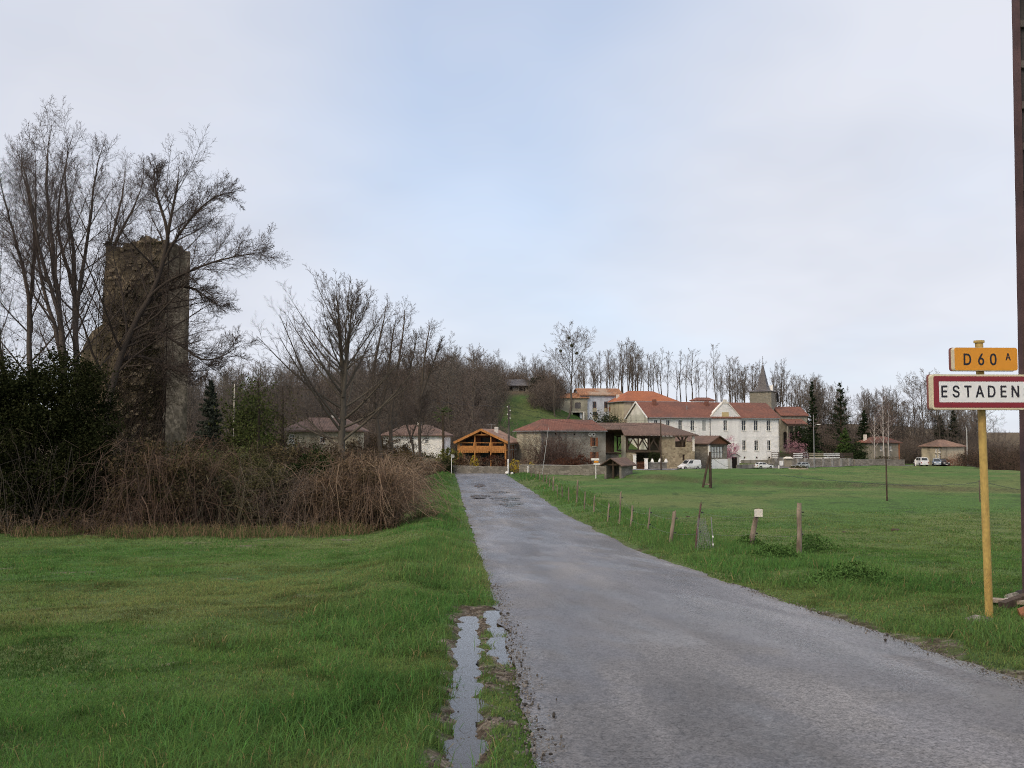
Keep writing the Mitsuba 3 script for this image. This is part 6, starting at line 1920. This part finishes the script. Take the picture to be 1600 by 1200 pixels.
def wire(label, pts_, sag, rad):
    seg = []
    pts_ = [np.asarray(q) for q in pts_]
    for a, b in zip(pts_, pts_[1:]):
        t = np.linspace(0, 1, 14)[:-1, None]
        s_ = a + (b - a) * t
        s_[:, 2] -= sag * 4 * (t * (1 - t))[:, 0]
        seg.append(s_)
    P = np.vstack(seg + [pts_[-1][None]])
    v, f = tube(P[None], np.full((1, len(P)), rad), 4)
    put(thing('cable', label, 'cable'), (v, f), 'm_sign_black')


wire('overhead cable from the dark utility pole to the slim pole before the barn', [u1 + [0, 0, -.2], u2 + [0, 0, -.1]], .7, .012)
wire('lower overhead cable from the dark utility pole to the barn front', [u1 + [0, 0, -.7], u2 + [0, 0, -.5]], .9, .012)
wire('overhead cable running left from the dark utility pole into the trees', [u1 + [0, 0, -.2], pt(560, 600, 84)], .6, .012)
wire('overhead cable from the slim barn pole to the white building', [u2 + [.7, 0, 0], pt(1110, 668, 158)], .5, .012)
wire('slack cable drooping across the right hand meadow past the thin pole', [pt(1215, 742, 66), pt(1386, 757, b4[1]), pt(1490, 757, 58), pt(1531, 752, b5[1]), pt(1640, 772, 52)], .06, .011)
wire('cable from the braced pole to the dark shed at the foot of the white building', [[p[0], p[1], zt_ - .3], pt(1146, 728, 152)], .4, .015)

# ---------------------------------------------------------------- walls, gates, signs in the village
def wall_run(name, label, pts_, hgt, th, m, cap=None, cat='wall'):
    K = thing(name, label, cat)
    for (px0, d0), (px1, d1) in zip(pts_, pts_[1:]):
        a, b = g(px0, d0), g(px1, d1)
        L = np.linalg.norm((b - a)[:2])
        Fw = Frame(a[0], a[1], math.degrees(math.atan2(b[1] - a[1], b[0] - a[0])))
        z0, z1 = min(a[2], b[2]) - .5, None
        pts = [(x, y, z) for x, zt in ((0, a[2] + hgt), (L, b[2] + hgt)) for y in (0, th) for z in (z0, zt)]
        part(K, 'wall', Fw.w(hull(pts)), m)
        if cap:
            part(K, 'coping', Fw.w(hull([(x, y, z) for x, zt in ((-.03, a[2] + hgt), (L + .03, b[2] + hgt)) for y in (-.05, th + .05) for z in (zt + .004, zt + .09)])), cap)
    return K


wall_run('stone_wall', 'low grey stone wall under the russet hedge at the end of the lane', [(703, 103.4), (796, 103.2)], .85, .4, 'm_grey_rubble')
wall_run('stone_wall', 'grey stone retaining wall in front of the farmhouse', [(811, 102.5), (900, 99.5), (960, 97.5)], 1.0, .4, 'm_grey_rubble', 'm_concrete')
wall_run('garden_wall', 'pale rendered garden wall below the clipped hedge left of the chalet', [(625, 108), (690, 108)], 1.5, .25, 'm_pale_plaster')
K = wall_run('stone_wall', 'low grey stone wall with white caps in front of the barn', [(1014, 117.5), (1042, 119)], .85, .35, 'm_grey_rubble', 'm_concrete')
for px_ in (1019.5, 1031.5, 1041):
    q_ = g(px_, 118.2)
    part(K, 'cap_stone', hull([q_ + [i * w_, .15 + j * w_, z_] for w_, z_ in ((.19, .95), (.19, 1.1), (.04, 1.42)) for i in (-1, 1) for j in (-1, 1)]), 'm_white_paint')
for lab, px_, d_, w_, hg in (('left white gate pillar before the barn yard', 992, 115.5, .36, 1.9), ('right white gate pillar joined to the low wall before the barn', 1010, 117, .42, 1.35)):
    q_ = g(px_, d_)
    K = thing('gate_pillar', lab, 'pillar')
    part(K, 'shaft', B(q_[0] - w_ / 2, q_[0] + w_ / 2, q_[1], q_[1] + w_, q_[2] - .3, q_[2] + hg), 'm_white_plaster')
    part(K, 'cap', B(q_[0] - w_ / 2 - .05, q_[0] + w_ / 2 + .05, q_[1] - .05, q_[1] + w_ + .05, q_[2] + hg + .003, q_[2] + hg + .1), 'm_white_stone')
a, b = g(994.6, 115.8), g(1007.5, 117.1)
K = thing('farm_gate', 'rusty brown barred gate between the two white pillars of the barn yard', 'gate')
a, b = a + [.05, 0, 0], b - [.05, 0, 0]
for z_ in (.12, .85):
    part(K, 'rail', beam(a + [0, 0, z_], b + [0, 0, z_], .06), 'm_shutter')
for t in np.linspace(0.03, .97, 9):
    part(K, 'bar', rod(a + (b - a) * t + [0, 0, .12], a + (b - a) * t + [0, 0, 1.05], .022, n=6), 'm_shutter')

# direction sign
p = hit(931, 748)
K = thing('direction_sign', 'white post with white and yellow direction plates at the corner of the field', 'road sign')
zt_ = top_at(p, 716)
part(K, 'post', rod(p - [0, 0, .2], [p[0], p[1], zt_], .045), 'm_white_paint')
k_ = p[1] / FOC
for (a, b, y0, y1, m) in ((923, 935.5, 716, 719.3, 'm_white_paint'), (927.5, 934.5, 720, 723, 'm_sign_orange'), (927, 937, 723.6, 726.4, 'm_white_paint')):
    part(K, 'plate', B((a - 800) * k_, (b - 800) * k_, p[1] - .09, p[1] - .05, top_at(p, y1), top_at(p, y0)), m)
# round sign seen from behind at the lane's end
p = g(705.5, 99)
p[2] = top_at(p, 736)
K = thing('round_sign', 'small round sign on a white post at the left side of the lane end', 'road sign')
part(K, 'post', rod(p - [0, 0, .4], [p[0], p[1], top_at(p, 710)], .045), 'm_white_paint')
m = trimesh.creation.cylinder(.20, .03, sections=24, transform=trimesh.transformations.rotation_matrix(np.pi / 2, [1, 0, 0]))
part(K, 'disc', m.apply_translation([p[0] + .12, p[1] - .07, top_at(p, 713)]), 'm_grey_paint')
for lab, px_, d_, top, w_ in (('white marker post at the foot of the dark utility pole', 794, 103, 717, .09), ('white marker post among the yellow bushes right of the lane', 825, 101.5, 727.5, .07), ('white bollard beside the silver car below the church', 1217, 150, 727.3, .11), ('white post left of the small white van at the cottages', 1431, 181, 717.5, .12)):
    q_ = g(px_, d_)
    K = thing('marker_post', lab, 'post')
    zt_ = top_at(q_, top)
    part(K, 'shaft', rod(q_ - [0, 0, .2], [q_[0], q_[1], zt_ - .1], w_, w_ * .95, 12), 'm_white_paint', smooth=40)
    part(K, 'head', trimesh.creation.icosphere(2, w_).apply_translation([q_[0], q_[1], zt_ - .1]), 'm_white_paint', smooth=True)
for lab, px_, d_, s in (('left whitewashed stone by the lane end', 792, 102.4, .2), ('right whitewashed stone by the lane end', 800, 102.2, .17)):
    q_ = g(px_, d_)
    K = thing('white_boulder', lab, 'stone')
    put(K, stone_mesh((s, s, s), 50 + px_, .9).apply_translation(q_ + [0, 0, s * .9]), 'm_white_paint', smooth=True)

# parking terrace with its wall and railings
def gz_at(px_, d_):
    return g(px_, d_)


TW_ = [(1206, 163), (1264, 166), (1334, 171)]
ZT = [float(pt(1206, 715, 163)[2]), float(pt(1264, 715.5, 166)[2]), float(pt(1334, 715.5, 171)[2])]
K = thing('terrace_wall', 'grey rendered retaining wall of the parking terrace right of the white building', 'wall')
pl = [np.array([lat(a, b), b]) for a, b in TW_]
for j in range(2):
    a, b = pl[j], pl[j + 1]
    e = (b - a) / np.linalg.norm(b - a)
    nrm = np.array([-e[1], e[0]])
    part(K, 'wall', hull([(*(q + nrm * s), z) for q, zz in ((a, ZT[j]), (b, ZT[j + 1])) for s in (0, .35) for z in (-5.6, zz - .16)]), 'm_grey_rubble')
    part(K, 'terrace', hull([(*(q + nrm * s), z) for q, zz in ((a, ZT[j]), (b, ZT[j + 1])) for s in (.36, 7.5) for z in (-5.6, zz - .14)]), 'm_concrete')
    for t in np.arange(.1, .95, .2):
        q = a + (b - a) * t
        part(K, 'buttress', hull([(*(q + e * i * .3 + nrm * s), z) for i in (-1, 1) for s in (-.12, -.004) for z in (-5.5, ZT[j] - .18)]), 'm_concrete')
K = thing('terrace_railing', 'brown and white painted rail fence along the edge of the parking terrace', 'railing')
def on_run(px_):
    j = 0 if px_ < TW_[1][0] else 1
    t = (px_ - TW_[j][0]) / (TW_[j + 1][0] - TW_[j][0])
    q = pl[j] + (pl[j + 1] - pl[j]) * t
    return np.array([q[0], q[1] - .05, ZT[j] + (ZT[j + 1] - ZT[j]) * t - .15])


for (a, b, m) in ((1206.5, 1216, 'm_white_paint'), (1216.4, 1239, 'm_dark_wood'), (1239.4, 1254.5, 'm_white_paint'), (1255, 1264, 'm_rust_steel'), (1264.4, 1286, 'm_beige_plaster'), (1286.4, 1312, 'm_white_paint'), (1312.4, 1333, 'm_dark_wood')):
    qa, qb = on_run(a), on_run(b)
    for zz in (.25, .58, .90):
        part(K, 'rail', beam(qa + [0, 0, zz], qb + [0, 0, zz], .06, .15), m)
    for q in (qa, qb):
        part(K, 'post', beam(q + [0, .09, 0], q + [0, .09, 1.15], .11), 'm_dark_wood')
for zz in (.415, .74, 1.06):
    part(K, 'dark_rail', beam(on_run(1206.5) + [0, .06, zz], on_run(1264) + [0, .06, zz], .05, .10), 'm_dark_wood')
    part(K, 'dark_rail', beam(on_run(1264.4) + [0, .06, zz], on_run(1333) + [0, .06, zz], .05, .10), 'm_dark_wood')
q_ = g(1221, 156)
K = thing('notice_board', 'pale notice board on legs in front of the terrace wall', 'board')
part(K, 'panel', B(q_[0] - .32, q_[0] + .32, q_[1] - .05, q_[1], q_[2] + .45, q_[2] + 1.25), 'm_sign_white')
for s in (-.25, .25):
    part(K, 'leg', beam([q_[0] + s, q_[1] + .05, q_[2] - .2], [q_[0] + s, q_[1] + .05, q_[2] + 1.2], .06), 'm_grey_metal')
q_ = g(1233, 160)
K = thing('stone_pier', 'squat stone pier with a coping between the notice board and the silver car', 'pillar')
part(K, 'shaft', B(q_[0] - .6, q_[0] + .6, q_[1], q_[1] + .9, q_[2] - .3, q_[2] + 1.5), 'm_church')
part(K, 'cap', hull([(q_[0] + i * w_, q_[1] + .45 + j * w_, q_[2] + z_) for w_, z_ in ((.7, 1.504), (.7, 1.62), (.35, 1.85)) for i in (-1, 1) for j in (-1, 1)]), 'm_white_stone')
# flower bed
q_ = g(1248, 146)
K = thing('flower_bed', 'round raised flower bed edged with pale stone by the silver car', 'flower bed')
m = trimesh.creation.annulus(1.45, 1.62, .22, sections=32)
m.apply_scale((1, .55, 1))
part(K, 'kerb', m.apply_translation(q_ + [0, 0, .06]), 'm_beige_plaster')
m = trimesh.creation.icosphere(3, 1.0)
m.apply_scale((1.44, .78, .30))
part(K, 'soil', m.apply_translation(q_ + [0, 0, .02]), 'm_dark_wood', smooth=True)

# garden wall and railing before the stone cottage
wall_run('stone_wall', 'long grey wall in front of the stone cottage', [(1336, 176), (1414, 180)], 1.15, .3, 'm_grey_rubble', 'm_concrete')
K = thing('garden_railing', 'dark railing on the wall before the stone cottage', 'railing')
a, b = g(1368, 177.7) + [0, .15, 1.25], g(1412, 179.9) + [0, .15, 1.25]
for z_ in (.08, .5):
    part(K, 'rail', beam(a + [0, 0, z_], b + [0, 0, z_], .05), 'm_dark_wood')
for t in np.linspace(0.01, .99, 22):
    part(K, 'bar', beam(a + (b - a) * t, a + (b - a) * t + [0, 0, .62], .045), 'm_dark_wood')
wall_run('school_railing_wall', 'low wall at the foot of the white building beside the dark shed', [(1152, 152), (1206, 159)], .7, .25, 'm_grey_plaster')

# ---------------------------------------------------------------- vehicles
bsdf('m_tyre', princ((.014, .014, .014), .8))
bsdf('m_rim', princ((.30, .30, .31), .35, .5, metallic=.6))
for nm, c_ in (('white', (.72, .73, .75)), ('silver', (.38, .41, .44)), ('blue_grey', (.24, .29, .36)), ('dark', (.03, .032, .038))):
    bsdf('m_car_' + nm, princ(c_, .25, .5, clearcoat=.6))
bsdf('m_tail', princ((.30, .02, .02), .3))


def quad_part(K, nm, q, u0, u1, v0, v1, m, F, z, out=.012):
    q = np.asarray(q, float)
    nrm = np.cross(q[1] - q[0], q[3] - q[0]); nrm /= np.linalg.norm(nrm)
    bl = lambda u_, v_: (q[0] * (1 - u_) + q[1] * u_) * (1 - v_) + (q[3] * (1 - u_) + q[2] * u_) * v_
    c = [bl(u_, v_) for u_, v_ in ((u0, v0), (u1, v0), (u1, v1), (u0, v1))]
    mm = F.w(hull([p_ + nrm * t for p_ in c for t in (-.02, out)]))
    return part(K, nm, mm.apply_translation((0, 0, z)), m)


def vehicle(name, label, px_, d_, heading, paint, kind='hatch', py=None, z=None, group=None, sc=.95):
    p = g(px_, d_)
    z = (top_at(p, py) if py else p[2] + .03) if z is None else z
    K = thing(name, label, 'car' if kind != 'van' else 'van', group)
    F = Frame(p[0], p[1], heading)
    F.M[:3, :3] *= sc
    L, W, Hh = {'hatch': (3.95, 1.66, 1.44), 'van': (4.35, 1.80, 1.82), 'saloon': (4.4, 1.72, 1.43), 'wagon': (4.1, 1.72, 1.75)}[kind]
    a, w = L / 2, W / 2
    hood, belt = (1.0, 1.08) if kind in ('van', 'wagon') else (.80, .92)
    wsx, tailx = (.36 * L - a + .55 * L, -a + .02) if False else ({'hatch': .62, 'van': 1.15, 'saloon': .75, 'wagon': 1.05}[kind], -a + (.55 if kind == 'saloon' else .06))
    body = hull([(x, s * y, zz) for s in (-1, 1) for x, y, zz in ((a - .12, w * .78, .22), (a, w * .70, .45), (a - .05, w * .72, .66), (wsx + .15, w * .95, hood + .02), (wsx, w, belt - .1), (-a + .1, w * .98, belt), (-a, w * .9, .75), (-a + .05, w * .85, .25), (.9, w, .3), (-.9, w, .3), (.9, w, .62), (-.9, w, .62))])
    wells = [trimesh.creation.cylinder(.36, .5, sections=22, transform=trimesh.transformations.rotation_matrix(np.pi / 2, [1, 0, 0])).apply_translation((x, s * w, .31)) for x in (L * .315, -L * .305) for s in (-1, 1)]
    up = lambda m: F.w(m).apply_translation((0, 0, z))
    part(K, 'body', up(cut(body, wells)), paint, smooth=25)
    tf, tr_ = {'hatch': (-.1, -1.45), 'van': (.42, -2.05), 'saloon': (.0, -1.15), 'wagon': (.35, -1.85)}[kind]
    wt = w * (.74 if kind in ('hatch', 'saloon') else .86)
    bb, tt = [(wsx, w * .93, belt - .03), (tailx, w * .93, belt - .03)], [(tf, wt, Hh), (tr_, wt, Hh)]
    cab = hull([(x, s * y, zz) for s in (-1, 1) for x, y, zz in bb + tt] + [((tf + tr_) / 2, s * wt * .8, Hh + .035) for s in (-1, 1)])
    part(K, 'cabin', up(cab), paint, smooth=25)
    q = lambda s: [np.array([bb[1][0], s * bb[1][1], bb[1][2]]), np.array([bb[0][0], s * bb[0][1], bb[0][2]]), np.array([tt[0][0], s * tt[0][1], Hh]), np.array([tt[1][0], s * tt[1][1], Hh])]
    front = [np.array([wsx, -w * .93, belt - .03]), np.array([wsx, w * .93, belt - .03]), np.array([tf, wt, Hh]), np.array([tf, -wt, Hh])]
    rear = [np.array([tailx, w * .93, belt - .03]), np.array([tailx, -w * .93, belt - .03]), np.array([tr_, -wt, Hh]), np.array([tr_, wt, Hh])]
    quad_part(K, 'windscreen', front, .07, .93, .10, .93, 'm_glass', F, z)
    quad_part(K, 'rear_window', rear, .10, .90, .22, .90, 'm_glass', F, z)
    right, left = q(-1), [q(1)[1], q(1)[0], q(1)[3], q(1)[2]]
    spans = [(.62, .93)] if kind == 'van' else [(.07, .46), (.50, .93)]
    for u0, u1 in spans:
        quad_part(K, 'side_window', right, u0, u1, .16, .90, 'm_glass', F, z)
        quad_part(K, 'side_window', left, 1 - u1, 1 - u0, .16, .90, 'm_glass', F, z)
    for x in (L * .315, -L * .305):
        for s in (-1, 1):
            m = trimesh.creation.cylinder(.31, .19, sections=22, transform=trimesh.transformations.rotation_matrix(np.pi / 2, [1, 0, 0]))
            k = part(K, 'wheel', up(m.apply_translation((x, s * (w - .12), .31))), 'm_tyre', smooth=40)
            m = trimesh.creation.cylinder(.19, .02, sections=16, transform=trimesh.transformations.rotation_matrix(np.pi / 2, [1, 0, 0]))
            part(k, 'rim', up(m.apply_translation((x, s * (w - .015), .31))), 'm_rim')
    for s in (-1, 1):
        part(K, 'headlight', up(B(a - .10, a - .01, s * w * .58 - .17, s * w * .58 + .17, .58, .74)), 'm_sign_white')
        part(K, 'tail_light', up(B(-a - .012, -a + .12, s * w * .80 - .08, s * w * .80 + .08, .62, .98 if kind == 'van' else .86)), 'm_tail')
    part(K, 'front_bumper', up(B(a - .16, a + .02, -w * .74, w * .74, .24, .46)), 'm_tyre' if kind == 'van' else paint)
    part(K, 'rear_bumper', up(B(-a - .03, -a + .12, -w * .84, w * .84, .28, .50)), 'm_tyre' if kind == 'van' else paint)
    part(K, 'number_plate', up(B(a + .021, a + .03, -.25, .25, .32, .42)), 'm_sign_white')
    part(K, 'number_plate', up(B(-a - .042, -a - .031, -.25, .25, .55, .65)), 'm_sign_white')
    if kind == 'van':
        for s in (-1, 1):
            part(K, 'side_trim', up(B(-.85, .85, s * (w + .005) - .012, s * (w + .005) + .012, .45, .56)), 'm_tyre')
    for s in (-1, 1):
        part(K, 'door_mirror', up(B(wsx - .30, wsx - .12, s * (w + .09) - .07, s * (w + .09) + .07, belt - .02, belt + .14)), paint)
    return K


vehicle('delivery_van', 'white delivery van parked facing left in front of the rubble stone barn', 1077, 122, -157, 'm_car_white', 'van', sc=.72)
vehicle('parked_car', 'white hatchback seen from behind on the road below the white building', 1194, 147, 12, 'm_car_white', 'hatch', sc=.72)
vehicle('parked_car', 'silver hatchback behind the round flower bed below the church', 1251, 152, -165, 'm_car_silver', 'hatch', sc=.74)
vehicle('parked_car', 'dark car with a shining windscreen on the parking terrace behind the railing', 1306, 173.5, 195, 'm_car_dark', 'saloon', z=ZT[2] - .14, sc=.75)
vehicle('parked_car', 'white high roofed car seen from behind near the cream cottage', 1439, 180.5, 88, 'm_car_white', 'wagon')
vehicle('parked_car', 'blue grey car facing the viewer in front of the cream cottage', 1464, 181, -110, 'm_car_blue_grey', 'hatch')
vehicle('parked_car', 'dark car half hidden behind the blue grey one', 1474, 183.5, -95, 'm_car_dark', 'hatch')
vehicle('parked_car', 'white car behind the pink tree on the parking terrace', 1251, 170.5, 190, 'm_car_white', 'hatch', z=ZT[1] - .14, sc=.75)
